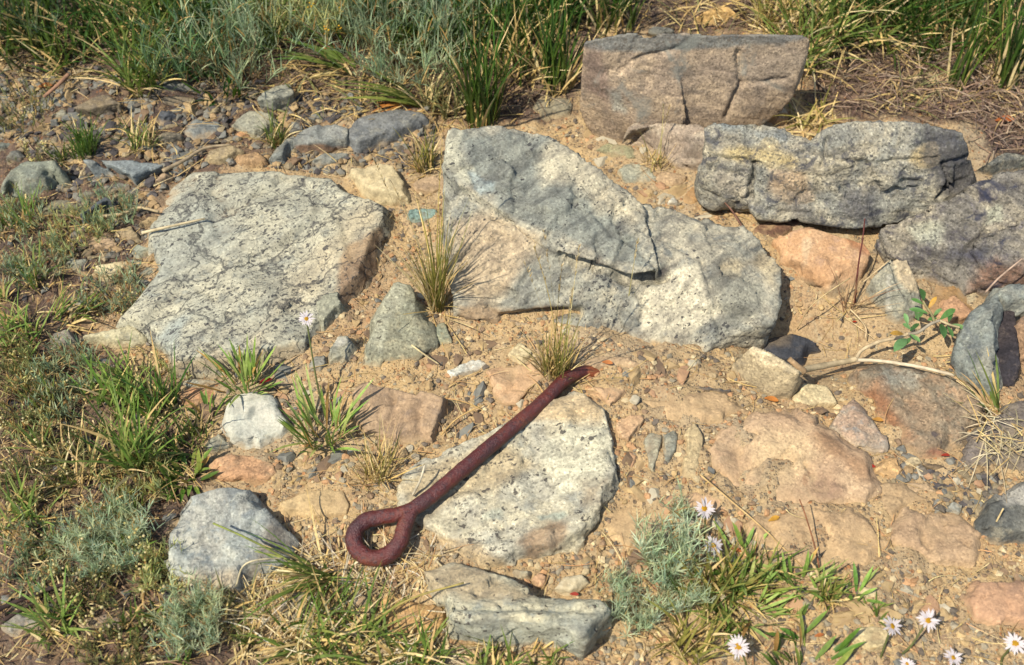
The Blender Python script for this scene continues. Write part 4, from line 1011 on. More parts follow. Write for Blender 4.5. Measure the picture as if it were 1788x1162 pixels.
# landmarks that labels lean on
MARKS = [(470, 450, 'speckled slab'), (960, 400, 'large boulder'), (1215, 140, 'reddish boulder'), (1500, 300, 'dark grey block'), (1440, 460, 'orange tan rock'), (1560, 510, 'pointed grey stone'),
         (1340, 645, 'buff lichen-flecked stone'), (1600, 720, 'wide brown rock'), (1380, 810, 'dusty broad rock'), (1640, 950, 'rounded hump rock'), (1745, 1060, 'pinkish orange rock'), (880, 850, 'lichen rock'),
         (660, 940, 'ring of the iron bar'), (1000, 660, 'buried bar end'), (910, 1080, 'bottom white rock'), (400, 960, 'pale blue-grey rock'), (450, 742, 'chalky white stone'), (426, 824, 'orange peach stone'),
         (695, 725, 'square brown slab'), (700, 580, 'tapered grey stone'), (660, 325, 'squarish cream stone'), (200, 592, 'pale wedge stone'), (182, 426, 'tan trapezoid stone'), (195, 478, 'blotched stone'),
         (60, 320, 'rounded grey rock'), (220, 300, 'flat blue-grey stone'), (172, 186, 'undercut brown stone'), (480, 172, 'upright light grey stone'), (440, 216, 'mottled grey stone'), (560, 246, 'broken-edged slab'),
         (690, 222, 'dark flat slab'), (400, 278, 'two flat stones'), (250, 110, 'lush bright green tuft'), (560, 60, 'yellow sage'), (700, 90, 'feathery sage'), (330, 90, 'silvery sage'), (850, 150, 'tall dark tuft'),
         (235, 740, 'tall leaning tuft'), (205, 640, 'bright green tuft'), (200, 930, 'blue green sage cushion'), (1180, 950, 'blue green feathery plant'), (1230, 889, 'topmost daisy'), (1289, 1130, 'lowest daisy'),
         (1588, 1088, 'pair of daisies'), (1610, 570, 'leafy sprig'), (740, 500, 'pale fountain grass'), (975, 600, 'seed stalk tuft'), (430, 650, 'fleshy rosette'), (565, 720, 'large rosette'), (590, 980, 'long arching tuft'),
         (60, 720, 'budded sage'), (130, 1040, 'dark burnt twig'), (1635, 820, 'black gap filler'), (1440, 1030, 'yellow green tuft'), (1410, 100, 'straw and green tuft'), (1670, 100, 'thin upright tuft'),
         (1752, 100, 'dark upright tuft'), (1168, 790, 'two upright flakes'), (996, 1024, 'bright white stone'), (340, 690, 'reddish flat fragment'), (165, 41, 'brown tan top stone'), (1250, 26, 'yellow tan top stone')]
USED = {}


def beside(px, py):
    ds = sorted((math.hypot(px - a, py - b), a, b, nm) for a, b, nm in MARKS)
    out = []
    for dist, a, b, nm in ds[:3]:
        dx, dy = px - a, py - b
        if abs(dx) > 1.6 * abs(dy):
            w_ = 'right of' if dx > 0 else 'left of'
        elif abs(dy) > 1.6 * abs(dx):
            w_ = 'in front of' if dy > 0 else 'behind'
        else:
            w_ = ('in front and ' if dy > 0 else 'behind and ') + ('right of' if dx > 0 else 'left of')
        out.append(w_ + ' the ' + nm)
    return out


def own_label(head, px, py):
    """a label that points at one thing: its look and what it lies beside"""
    b = beside(px, py)
    for t in (head + ' ' + b[0], head + ' ' + b[1], head + ' close ' + b[0], head + ' ' + b[2], head + ' a little way ' + b[0], head + ' further ' + b[1], head + ' further off ' + b[2]):
        if t not in USED:
            USED[t] = 1
            return t
    return head + ' ' + b[0]


# ------------------------------------------------------------------ pebbles and grit
def ico(sub):
    bm = bmesh.new()
    bmesh.ops.create_icosphere(bm, subdivisions=sub, radius=1)
    V = np.array([v.co[:] for v in bm.verts])
    F = np.array([[v.index for v in f.verts] for f in bm.faces])
    bm.free()
    return V, F


IV1, IF1 = ico(1)
IV3, IF3 = ico(3)
PEB_COL = {'buff': ((204, 178, 132), (186, 160, 120)), 'grey': ((150, 150, 140), (128, 130, 126)), 'pale': ((214, 204, 178), (196, 188, 164)),
           'orange': ((206, 168, 130), (190, 152, 120)), 'dark': ((100, 96, 94), (82, 80, 82)), 'brown': ((150, 126, 100), (130, 110, 92))}


def pebble_shape(r, rad):
    V = IV3.copy()
    for _ in range(13):
        dv = r.normal(size=3)
        dv /= np.linalg.norm(dv)
        lim = r.uniform(.32, .8)
        V -= np.maximum(0, V @ dv - lim)[:, None] * dv
    V *= np.array([1, r.uniform(.6, .95), r.uniform(.4, .7)])
    V *= 1 + .09 * fbm(V * 3 + r.uniform(0, 50), int(r.integers(1000)), 3)[:, None]
    return V * rad


SANDY = [(340, 640), (560, 500), (700, 330), (1000, 210), (1240, 330), (1330, 440), (1500, 560), (1788, 700), (1788, 1162), (1020, 1162), (600, 1130), (420, 880), (340, 760)]
UPLEFT = [(0, 110), (480, 150), (760, 200), (760, 300), (300, 330), (260, 520), (150, 520), (100, 330), (0, 270)]
RGRAV = [(1540, 800), (1740, 790), (1740, 900), (1560, 900)]
LOWLEFT = [(0, 330), (250, 430), (300, 650), (380, 830), (420, 1162), (0, 1162)]
pr = np.random.default_rng(5)
shapes = {}
for kind, (ca, cb) in PEB_COL.items():
    shapes[kind] = []
    for k in range(9):
        V = pebble_shape(pr, 1.0)
        t = sstep(fbm(V * 2.2 + k * 7, 77 + k, 3), -.35, .35)[:, None]
        C = np.array(S(*ca)) * (1 - t) + np.array(S(*cb)) * t
        me = mk_mesh('pebble', V, IF3, C, smooth=False)
        me.materials.append(M_PEB)
        shapes[kind].append(me)
pk = [(SANDY, 95, ['buff', 'buff', 'pale', 'orange', 'grey', 'brown']), (UPLEFT, 85, ['grey', 'dark', 'brown', 'grey', 'buff']), (RGRAV, 30, ['buff', 'grey', 'buff', 'pale', 'orange', 'brown']),
      (LOWLEFT, 70, ['grey', 'brown', 'dark', 'buff'])]
for poly, n, kinds in pk:
    for q in scatter(n, [poly], 5, int(pr.integers(9999))):
        kd = kinds[pr.integers(len(kinds))]
        p = PG(q[0], q[1])
        if np.exp(-((p[0] - HOLLOW[0]) / .10) ** 2 - ((p[1] - HOLLOW[1]) / .07) ** 2) > .3:
            continue
        rad = pr.uniform(.006, .0135) * (1.25 if poly is UPLEFT else 1)
        o = link('pebble', shapes[kd][pr.integers(9)], loc=(p[0], p[1], float(zfull(p[0], p[1])) + rad * .12))
        o.scale = (rad, rad, rad * pr.uniform(.8, 1.1))
        o.rotation_euler = (pr.uniform(-.3, .3), pr.uniform(-.3, .3), pr.uniform(0, 6.28))
        tag(o, own_label(('tiny ' if rad < .0085 else 'small ' if rad < .0115 else 'plump ') + kd.replace('orange', 'orange tinted') + ' pebble', q[0], q[1]), 'pebble', kd + ' pebbles scattered over the ground')


# larger stones of the same soil, sunk to their shoulders
SUNK = [(1020, 600), (1180, 640), (1280, 690), (1250, 900), (1540, 1010), (1690, 1080), (1500, 1090), (1100, 1000), (1080, 700)]
for poly, n, kinds in [(SUNK, 84, ['buff', 'buff', 'orange', 'pale', 'brown']), ([(520, 620), (860, 600), (860, 800), (520, 860), (330, 740)], 40, ['buff', 'orange', 'grey', 'brown']),
                       ([(1020, 220), (1230, 300), (1340, 430), (1180, 390), (1050, 300)], 22, ['buff', 'pale', 'orange', 'buff']), ([(0, 130), (470, 180), (740, 210), (760, 280), (290, 330), (0, 330)], 120, ['grey', 'brown', 'dark', 'grey', 'buff'])]:
    for q in scatter(n, [poly], 7, int(pr.integers(9999))):
        kd = kinds[pr.integers(len(kinds))]
        p = PG(q[0], q[1])
        if np.exp(-((p[0] - HOLLOW[0]) / .11) ** 2 - ((p[1] - HOLLOW[1]) / .08) ** 2) > .2:
            continue
        rad = pr.uniform(.013, .030) * (1.25 if n == 120 else 1)
        o = link('stone', shapes[kd][pr.integers(9)], loc=(p[0], p[1], float(zfull(p[0], p[1])) - rad * .12))
        o.scale = (rad, rad * pr.uniform(.75, 1), rad * pr.uniform(.7, 1.0))
        o.rotation_euler = (pr.uniform(-.25, .25), pr.uniform(-.25, .25), pr.uniform(0, 6.28))
        tag(o, own_label(('half-buried ' if rad < .02 else 'broad half-buried ') + kd.replace('orange', 'orange tinted') + ' stone', q[0], q[1]), 'stone', kd + ' stones sunk in the soil')


def grit(name, label, polys, n, r0, r1, pal, seed, avoid=1):
    r = np.random.default_rng(seed)
    q = scatter(n, polys, avoid, seed)
    p = PG(q[:, 0], q[:, 1])
    f = np.exp(-((p[:, 0] - HOLLOW[0]) / .11) ** 2 - ((p[:, 1] - HOLLOW[1]) / .08) ** 2)
    keep = r.random(len(p)) > f * .93
    p = p[keep]
    m = len(p)
    rad = r0 + (r1 - r0) * r.random(m) ** 2.4
    zz = zfull(p[:, 0], p[:, 1])
    base = IV1[None] * (1 + .28 * r.normal(size=(m, 12, 1)).clip(-1.6, 1.6))
    base = base * np.stack([np.ones(m), r.uniform(.6, 1, m), r.uniform(.4, .75, m)], 1)[:, None]
    a = r.uniform(0, 6.28, m)
    ca, sa = np.cos(a)[:, None], np.sin(a)[:, None]
    x = base[..., 0] * ca - base[..., 1] * sa
    y = base[..., 0] * sa + base[..., 1] * ca
    V = np.stack([x, y, base[..., 2]], -1) * rad[:, None, None] + np.stack([p[:, 0], p[:, 1], zz + rad * .15], 1)[:, None]
    F = IF1[None] + (np.arange(m) * 12)[:, None, None]
    pc = np.array([S(*c) for c in pal])[r.integers(len(pal), size=m)] * r.uniform(.75, 1.15, (m, 1))
    C = np.repeat(pc, 12, 0)
    o = link(name, mk_mesh(name, V.reshape(-1, 3), F.reshape(-1, 3), C, smooth=False), M_PEB)
    tag(o, label, kind='stuff')


WIDE = [(-400, 150), (2200, 150), (2200, 1350), (-400, 1350)]
grit('gravel', 'fine tan and grey grit scattered over the sandy soil', [SANDY, [(1000, 1162), (1788, 1000), (2000, 1300), (900, 1300)]], 9000, .0011, .0062,
     [(206, 178, 130), (188, 160, 120), (222, 202, 160), (166, 156, 134), (202, 160, 118), (156, 132, 106), (122, 112, 100)], 31)
grit('gravel', 'darker grey gravel between the stones beyond the slab', [UPLEFT, RGRAV], 4200, .002, .0105,
     [(140, 138, 128), (120, 112, 100), (160, 146, 118), (92, 88, 88), (176, 150, 112)], 32)
grit('gravel', 'brown crumbs of soil and grit under the plants', [LOWLEFT, [(-300, -150), (2100, -150), (2100, 200), (-300, 200)], [(-350, 300), (0, 300), (0, 1162), (-350, 1162)]], 3800, .0015, .006,
     [(120, 100, 80), (98, 84, 74), (150, 126, 96), (80, 70, 66), (140, 132, 120)], 33)

# ------------------------------------------------------------------ blades, leaves, stalks
def ribbon(base, az, lean, bend, L, W, cb, ct, seg=5, prof='blade', twist=None, r=rng, power=1.3):
    """curved tapering blades; every argument is an array over the blades"""
    n = len(az)
    t = np.linspace(0, 1, seg + 1)
    th = lean[:, None] + bend[:, None] * t[None] ** power
    ds = (L / seg)[:, None]
    hx = np.concatenate([np.zeros((n, 1)), np.cumsum(np.sin(.5 * (th[:, 1:] + th[:, :-1])) * ds, 1)], 1)
    hz = np.concatenate([np.zeros((n, 1)), np.cumsum(np.cos(.5 * (th[:, 1:] + th[:, :-1])) * ds, 1)], 1)
    ca, sa = np.cos(az)[:, None], np.sin(az)[:, None]
    P = np.stack([hx * ca, hx * sa, hz], -1) + base[:, None]
    T = np.stack([np.sin(th) * ca, np.sin(th) * sa, np.cos(th)], -1)
    sd_ = np.stack([-sa + 0 * th, ca + 0 * th, 0 * th], -1)
    nm = np.cross(T, sd_)
    if twist is None:
        twist = r.uniform(-1.2, 1.2, n)
    ps = (twist[:, None] * (.4 + .6 * t[None]))[..., None]
    sd_ = np.cos(ps) * sd_ + np.sin(ps) * nm
    if prof == 'blade':
        pf = np.minimum(1, .65 + t * 1.6) * (1 - t ** 2.2) + .02
    elif prof == 'lance':
        pf = np.sin(np.pi * np.clip(t, 0, 1) ** 1.25) ** .8 * .95 + .12 * (1 - t) + .02
    else:
        pf = 1 - .45 * t
    hw = (W[:, None] * pf[None] * .5)[..., None]
    C = cb[:, None] * (1 - t[None, :, None]) + ct[:, None] * t[None, :, None]
    if prof == 'lance':
        nm2 = np.cross(T, sd_)
        V = np.stack([P - sd_ * hw + nm2 * hw * .35, P, P + sd_ * hw + nm2 * hw * .35], 2)
        C = np.stack([C, C * .9, C], 2)
        k = 3
    else:
        V = np.stack([P - sd_ * hw, P + sd_ * hw], 2)
        C = np.stack([C, C], 2)
        k = 2
    idx = np.arange(n * (seg + 1) * k).reshape(n, seg + 1, k)
    Fs = [np.stack([idx[:, :-1, j], idx[:, :-1, j + 1], idx[:, 1:, j + 1], idx[:, 1:, j]], -1).reshape(-1, 4) for j in range(k - 1)]
    return V.reshape(-1, 3), np.concatenate(Fs), C.reshape(-1, 3), P


class Heap:
    def __init__(s):
        s.V, s.F, s.C, s.n = [], [], [], 0

    def add(s, V, F, C):
        s.V.append(V)
        s.F.append(F + s.n)
        s.C.append(C)
        s.n += len(V)

    def build(s, name, mat, parent=None, kind=None, loc=(0, 0, 0), smooth=True):
        if not s.V:
            return None
        F = {}
        for f in s.F:
            F.setdefault(f.shape[1], []).append(f)
        o = link(name, mk_mesh(name, np.concatenate(s.V), [np.concatenate(v) for v in F.values()], np.concatenate(s.C), smooth), mat, parent, loc)
        return tag(o, kind=kind)


def pick(pal, n, r, var=.18):
    c = np.array([S(*p) for p in pal])[r.integers(len(pal), size=n)]
    return 1.3 * c * r.uniform(1 - var, 1 + var, (n, 1)) * np.stack([r.uniform(.94, 1.06, n), np.ones(n), r.uniform(.9, 1.1, n)], 1)


DKG = [(40, 88, 26), (58, 108, 32), (92, 124, 40), (34, 70, 28)]
MIDG = [(92, 128, 50), (118, 146, 66), (84, 114, 46), (140, 152, 74)]
BRG = [(126, 160, 70), (146, 176, 88), (106, 148, 62), (160, 176, 98)]
PBRG = [(146, 176, 86), (164, 188, 104), (128, 162, 74), (176, 188, 112)]
YEG = [(150, 150, 74), (170, 160, 84), (136, 142, 70)]
STR = [(212, 188, 126), (196, 168, 108), (222, 204, 154), (176, 150, 102)]
PALE = [(214, 204, 176), (198, 186, 156), (226, 216, 190)]
SAGE = [(156, 178, 138), (172, 190, 150), (140, 164, 126), (184, 194, 154)]
BSAGE = [(158, 180, 140), (172, 192, 152), (142, 166, 130), (186, 198, 156)]
MINT = [(192, 212, 172), (204, 220, 184), (178, 202, 164), (210, 218, 174)]
YSAGE = [(196, 200, 128), (182, 194, 128), (210, 206, 142), (172, 188, 130)]
OLIVE = [(136, 142, 90), (120, 128, 82), (152, 154, 102)]


def up_dir(k):
    return k * math.pi / 180


PLANTS = []


LIFT = [0.0]


def root(name, px, py, label, cat, group=None):
    p = PG(px, py)
    p[2] = float(zfull(p[0], p[1]))
    if LIFT[0]:
        p = PZ(np.array(float(px)), np.array(float(py)), p[2] + LIFT[0])
    o = link(name, None, loc=p)
    tag(o, label, cat, group)
    PLANTS.append((px, py))
    return o, mpp(px, py)


def base_pts(n, rad, p0, r):
    a = r.uniform(0, 6.283, n)
    q = rad * np.sqrt(r.random(n))
    x, y = q * np.cos(a), q * np.sin(a)
    z = (zfull(p0[0] + x, p0[1] + y) - p0[2]) * (LIFT[0] == 0) - .003
    return np.stack([x, y, z], 1)


def tuft(px, py, hpx, rpx, n, label, pal=DKG, dry=.35, lean=(.05, .5), bend=(.2, 1.0), w=.0032, az=None, stalks=0, pal2=STR, tip=None, cat='grass tuft', name='grass_tuft', group=None, prof='blade', seed=None,
         seg=6, shalk=1.5):
    r = np.random.default_rng(seed if seed is not None else int(px * 7 + py * 13))
    o, m = root(name, px, py, label, cat, group)
    p0 = np.array(o.location)
    h = hpx * m / .74
    nd = int(n * dry)
    for nn, pl, nm, mt, lf in ((n - nd, pal, 'blades', M_GRASS, 1.0), (nd, pal2, 'dry_blades', M_STRAW, .85)):
        if nn <= 0:
            continue
        hp_ = Heap()
        b = base_pts(nn, rpx * m, p0, r)
        a = r.uniform(0, 6.283, nn) if az is None else r.normal(up_dir(az[0]), up_dir(az[1]), nn)
        c1 = pick(pl, nn, r)
        c2 = pick(tip or pl, nn, r) * 1.08
        if nm == 'blades':
            c1 = c1 * .8 + pick(STR, nn, r) * .12
        ln = r.uniform(lean[0], lean[1], nn)
        bd = r.uniform(bend[0], bend[1], nn)
        if nm == 'dry_blades':
            ln = ln * 1.25 + .1
            bd = bd * 1.3
        V, F, C, _ = ribbon(b, a, ln, bd, h * lf * r.uniform(.5, 1.12, nn), w * r.uniform(.7, 1.25, nn), c1, c2, seg, prof, r=r)
        hp_.add(V, F, C)
        if nm == 'dry_blades':
            k_ = max(6, nn // 2)
            b = base_pts(k_, rpx * m * 1.5, p0, r)
            V, F, C, _ = ribbon(b, r.uniform(0, 6.283, k_), r.uniform(.8, 1.5, k_), r.uniform(0, .5, k_), h * r.uniform(.2, .5, k_), w * r.uniform(.6, 1.1, k_), pick(STR + [(150, 126, 96)], k_, r), pick(STR, k_, r), 4, 'stalk', r=r)
            if not LIFT[0]:
                V[:, 2] = np.maximum(V[:, 2], zfull(V[:, 0] + p0[0], V[:, 1] + p0[1]) - p0[2] + .001)
            hp_.add(V, F, C)
        hp_.build(nm, mt, o, 'stuff')
    for k in range(stalks):
        hp_ = Heap()
        b = base_pts(1, rpx * m * .6, p0, r)
        a = r.uniform(0, 6.283, 1)
        L = h * shalk * r.uniform(.75, 1.1, 1)
        V, F, C, P = ribbon(b, a, r.uniform(.02, .25, 1), r.uniform(.0, .3, 1), L, np.full(1, .0021), pick(YEG, 1, r), pick(STR, 1, r), 8, 'stalk', r=r)
        hp_.add(V, F, C)
        # the seed head: short spikelets up the last fifth
        tipc = P[0, -3:]
        ns = 16
        u = r.random(ns)
        bb = tipc[0] * (1 - u[:, None]) + tipc[2] * u[:, None]
        V, F, C, _ = ribbon(bb, r.uniform(0, 6.28, ns), r.uniform(.2, .5, ns), np.zeros(ns), np.full(ns, .009), np.full(ns, .0022), pick(STR, ns, r), pick(PALE, ns, r), 2, r=r)
        hp_.add(V, F, C)
        hp_.build('seed_stalk', M_STRAW, o)
    return o


def sage(px, py, hpx, rpx, n, label, pal=SAGE, leafl=.012, nl=16, lean=(.1, .9), bend=(-.2, .5), buds=0, budcol=((208, 196, 128), (224, 214, 164)), brown=.12, name='sage_plant', cat='sage plant', group=None,
         w=.0015, wood=0, seed=None, curl=.5):
    """fine grey leaflets set all along many upright stems"""
    r = np.random.default_rng(seed if seed is not None else int(px * 11 + py * 17))
    o, m = root(name, px, py, label, cat, group)
    p0 = np.array(o.location)
    h = hpx * m / .74
    b = base_pts(n, rpx * m, p0, r)
    a = np.arctan2(b[:, 1], b[:, 0]) + r.normal(0, .7, n)
    L = h * r.uniform(.5, 1.1, n)
    st = Heap()
    V, F, C, P = ribbon(b, a, r.uniform(lean[0], lean[1], n), r.uniform(bend[0], bend[1], n), L, np.full(n, .0016), pick([(130, 118, 84), (150, 140, 104)], n, r), pick(pal, n, r), 6, 'stalk', r=r)
    st.add(V, F, C)
    st.build('stems', M_SAGE, o, 'stuff')
    lf = Heap()
    u = np.clip(r.random((n, nl)) ** .7, .08, 1) * 5.999
    i = u.astype(int)
    f = (u - i)[..., None]
    k = np.arange(n)[:, None]
    bb = (P[k, i] * (1 - f) + P[k, np.minimum(i + 1, 6)] * f).reshape(-1, 3)
    N = n * nl
    cc = np.repeat(pick(pal, n, r), nl, 0) * r.uniform(.8, 1.2, (N, 1))
    br = r.random(N) < brown
    cc[br] = pick([(186, 150, 88), (160, 124, 78), (206, 178, 118)], br.sum(), r)
    V, F, C, _ = ribbon(bb, r.uniform(0, 6.283, N), r.uniform(.1, .9, N), r.uniform(-.4, 1, N) * curl, leafl * r.uniform(.6, 1.25, N), w * r.uniform(.7, 1.3, N), cc * .9, cc * 1.1, 2 if leafl < .03 else 4, r=r)
    lf.add(V, F, C)
    lf.build('leaflets', M_SAGE, o, 'stuff')
    if buds:
        bu = Heap()
        tops = P[:, -1][r.integers(max(2, n // 5), size=buds)] + r.normal(0, .004, (buds, 3))
        tops[:, 2] += r.uniform(0, .006, buds)
        rad = r.uniform(.001, .0025, buds)
        V = IV1[None] * rad[:, None, None] * np.array([1, 1, .8]) + tops[:, None]
        F = IF1[None] + (np.arange(buds) * 12)[:, None, None]
        C = np.repeat(pick(budcol, buds, r), 12, 0)
        bu.add(V.reshape(-1, 3), F.reshape(-1, 3), C)
        bu.build('flower_buds', M_SAGE, o, 'stuff')
    if wood:
        wd = Heap()
        b = base_pts(wood, rpx * m * .5, p0, r)
        V, F, C, _ = ribbon(b, r.uniform(0, 6.28, wood), r.uniform(.3, 1.0, wood), r.uniform(-.3, .4, wood), h * r.uniform(.5, .9, wood), np.full(wood, .003), pick([(110, 86, 66), (140, 116, 92)], wood, r), pick([(150, 130, 104)], wood, r), 5, 'stalk', r=r)
        wd.add(V, F, C)
        wd.build('woody_stems', M_SAGE, o, 'stuff')
    return o


def rosette(px, py, hpx, rpx, n, label, pal=BRG, w=.0075, lean=(.15, 1.1), name='broad_leaved_plant', cat='leafy plant', group=None, seed=None, brown=.1):
    """lance leaves, each one a part"""
    r = np.random.default_rng(seed if seed is not None else int(px * 5 + py * 3))
    o, m = root(name, px, py, label, cat, group)
    p0 = np.array(o.location)
    h = hpx * m / .74
    b = base_pts(n, rpx * m, p0, r)
    for k in range(n):
        c = pick(pal, 1, r)
        if r.random() < brown:
            c = pick([(196, 164, 90), (176, 138, 80)], 1, r)
        a = np.arctan2(b[k:k + 1, 1], b[k:k + 1, 0]) + r.normal(0, .6, 1)
        V, F, C, _ = ribbon(np.zeros((1, 3)), a, r.uniform(*lean, 1), r.uniform(-.15, .55, 1), h * r.uniform(.55, 1.05, 1), w * r.uniform(.7, 1.15, 1), c * .85, c * 1.12, 6, 'lance', twist=r.uniform(-.4, .4, 1), r=r)
        link('leaf', mk_mesh('leaf', V, F, C), M_LEAF, o, tuple(b[k]))
    return o


def tube(path, rad, nseg=8, col=None, sides=8, rough=0.0, seed=0):
    """swept round bar through control points; returns V, F, C"""
    path = np.asarray(path, float)
    n = len(path)
    rad = np.broadcast_to(np.asarray(rad, float), (n,))
    pp = np.concatenate([[2 * path[0] - path[1]], path, [2 * path[-1] - path[-2]]])
    rr = np.concatenate([[rad[0]], rad, [rad[-1]]])
    pts_, rs = [], []
    for k in range(1, n):
        for j in range(nseg):
            t = j / nseg
            a, b_, c, d_ = pp[k - 1], pp[k], pp[k + 1], pp[k + 2]
            pts_.append(.5 * ((2 * b_) + (c - a) * t + (2 * a - 5 * b_ + 4 * c - d_) * t * t + (3 * b_ - a - 3 * c + d_) * t ** 3))
            rs.append(rr[k] * (1 - t) + rr[k + 1] * t)
    pts_.append(path[-1])
    rs.append(rad[-1])
    pts_ = np.array(pts_)
    rs = np.array(rs)
    T = np.gradient(pts_, axis=0)
    T /= np.linalg.norm(T, axis=1)[:, None]
    nrm = np.cross(T[0], [0, 0, 1.0])
    if np.linalg.norm(nrm) < 1e-3:
        nrm = np.array([1., 0, 0])
    Ns = []
    for k in range(len(pts_)):
        nrm = nrm - T[k] * (nrm @ T[k])
        nrm /= np.linalg.norm(nrm)
        Ns.append(nrm.copy())
    Ns = np.array(Ns)
    Bs = np.cross(T, Ns)
    a = np.linspace(0, 2 * math.pi, sides, endpoint=False)
    ring = np.cos(a)[None, :, None] * Ns[:, None] + np.sin(a)[None, :, None] * Bs[:, None]
    V = pts_[:, None] + ring * rs[:, None, None]
    V = V.reshape(-1, 3)
    if rough:
        V = V + ring.reshape(-1, 3) * (rough * (fbm(V * 60, seed, 3) + .6 * perlin(V * 190, seed + 5)))[:, None]
    m = len(pts_)
    idx = np.arange(m * sides).reshape(m, sides)
    nx = np.roll(idx, -1, 1)
    F = np.stack([idx[:-1], nx[:-1], nx[1:], idx[1:]], -1).reshape(-1, 4)
    # closed ends
    V = np.concatenate([V, pts_[:1], pts_[-1:]])
    c0, c1 = len(V) - 2, len(V) - 1
    caps = np.concatenate([np.stack([nx[0], idx[0], np.full(sides, c0)], 1), np.stack([idx[-1], nx[-1], np.full(sides, c1)], 1)])
    C = np.repeat(np.array(col if col is not None else (.2, .2, .2))[None], len(V), 0)
    return V, F, caps, C


# ------------------------------------------------------------------ the rusty eye bar
def P3(l):
    return [PZ(np.array(float(a)), np.array(float(b)), np.array(float(c))) for a, b, c in l]


RB = .0104
bar_o = PG(760, 860)
bar = link('iron_bar', None, loc=bar_o)
tag(bar, 'rusty dark red iron bar with a forged ring end, lying across the stones', 'iron bar')
sh = P3([(1076, 674, -0.030), (1058, 663, -0.004), (1036, 652, 0.012), (1010, 652, 0.024), (984, 666, 0.032), (950, 700, 0.034), (900, 743, 0.039), (850, 785, 0.042), (800, 827, 0.043), (755, 865, 0.042), (722, 888, 0.040), (704, 896, 0.039)])
V, F, cp, C = tube(np.array(sh) - bar_o, [RB * .9, RB * .98, RB * 1.02] + [RB] * 9, 10, sides=32, rough=.0012, seed=3)
me = mk_mesh('shank', V, [F, cp])
a_ = me.attributes.new('tip', 'FLOAT', 'POINT')
px_, _p = project(V + bar_o)
a_.data.foreach_set('value', sstep(px_, 1005, 1045).astype(np.float32))
link('shank', me, M_RUST, bar)
ey = P3([(716.0, 890.0, 0.039), (691.9, 899.9, 0.035), (664.0, 903.6, 0.032), (638.0, 910.1, 0.029), (620.3, 928.7, 0.026), (619.4, 951.0, 0.023), (634.2, 969.6, 0.021), (658.4, 975.2, 0.021), (682.6, 965.9, 0.025), (698.4, 945.4, 0.030), (706.0, 920.0, 0.035), (716.0, 900.0, 0.039), (730.0, 880.0, 0.041)])
V, F, cp, C = tube(np.array(ey) - bar_o, [RB * .8, RB * .95, RB, RB * 1.05] + [RB * 1.1] * 5 + [RB * 1.05, RB, RB * .9, RB * .7], 10, sides=32, rough=.0012, seed=8)
link('ring', mk_mesh('ring', V, [F, cp]), M_RUST, bar)

# ------------------------------------------------------------------ plants: big tufts along the back
tuft(842, 218, 165, 30, 95, 'tall dark green grass tuft rising just behind the large boulder', DKG, .22, (.0, .35), (.0, .5), .0046)
tuft(972, 150, 140, 30, 80, 'dark green grass tuft left of the reddish boulder', DKG, .3, (.0, .4), (.1, .6), .0044)
tuft(900, 118, 130, 46, 110, 'mixed green and straw tuft between sage and the reddish boulder', DKG, .5, (.0, .5), (.1, .8), .004)
tuft(770, 190, 70, 36, 80, 'short yellow green tuft in front of the sage', OLIVE, .45, (.1, .6), (.1, .9), .0034)
tuft(1068, 40, 110, 45, 90, 'dark rushy tuft above the reddish boulder at the top edge', DKG, .35, (.0, .5), (.1, .7), .0042)
tuft(940, 40, 90, 55, 120, 'dense dark grass clump at the top edge left of the rushy tuft', DKG, .35, (.0, .6), (.1, .8), .004)
tuft(1392, 118, 130, 30, 70, 'arching green tuft against the right end of the reddish boulder', MIDG, .35, (.2, .8), (.4, 1.3), .0046)
tuft(1440, 66, 150, 52, 130, 'large green and straw tuft behind the right end of the reddish boulder', MIDG, .4, (.1, .8), (.3, 1.2), .0046)
tuft(1350, 40, 110, 40, 90, 'straw coloured tuft at the top edge behind the reddish boulder', YEG, .6, (.0, .7), (.2, 1.0), .0038)
tuft(1540, 40, 120, 60, 110, 'dark green leaning tuft at the top edge above the brown litter', DKG, .3, (.2, .9), (.2, 1.0), .0046)
tuft(1412, 218, 70, 34, 80, 'pale dry tuft hanging over the dark grey block', YEG, .75, (.4, 1.1), (.5, 1.3), .0036)
tuft(1668, 150, 130, 14, 22, 'thin upright dark tuft in the litter at the upper right', DKG, .25, (.0, .3), (.0, .4), .0044)
tuft(1752, 150, 150, 22, 40, 'dark upright tuft near the right edge at the top', DKG, .2, (.0, .35), (.0, .4), .0044)
tuft(1640, 40, 100, 50, 80, 'sparse dark tuft at the top right', DKG, .4, (.1, .8), (.1, .9), .004)
tuft(250, 150, 110, 40, 110, 'lush bright green tuft standing at the upper left', MIDG, .15, (.05, .7), (.2, .9), .0046)
tuft(190, 60, 110, 60, 120, 'dark green tuft beside the brown tan stone at the top left', DKG, .2, (.1, .8), (.2, .9), .0046)
tuft(40, 80, 120, 60, 90, 'dark blue green tuft in the top left corner', [(62, 88, 50), (84, 108, 70), (50, 70, 44)], .2, (.1, .8), (.1, .8), .0046)
tuft(300, 40, 110, 60, 130, 'yellow green dense tuft at the top left', MIDG, .35, (.1, .7), (.2, .9), .0044)
tuft(400, 20, 100, 60, 110, 'dense dark tuft at the top edge behind the silvery sage', DKG, .25, (.1, .8), (.2, .9), .0044)
tuft(120, 110, 90, 40, 60, 'straggly green tuft above the dark litter at the left', DKG, .35, (.2, .9), (.2, 1.0), .0042)
tuft(735, 186, 130, 12, 26, 'tuft of orange and green blades arching left over the dark flat slab', MIDG, .35, (.75, 1.1), (.5, .9), .006, az=(185, 14), pal2=[(190, 120, 56), (204, 150, 76)])
tuft(610, 120, 130, 20, 34, 'tuft of broad blades arching left below the yellow sage', MIDG, .3, (.7, 1.2), (.3, .8), .006, az=(175, 25))
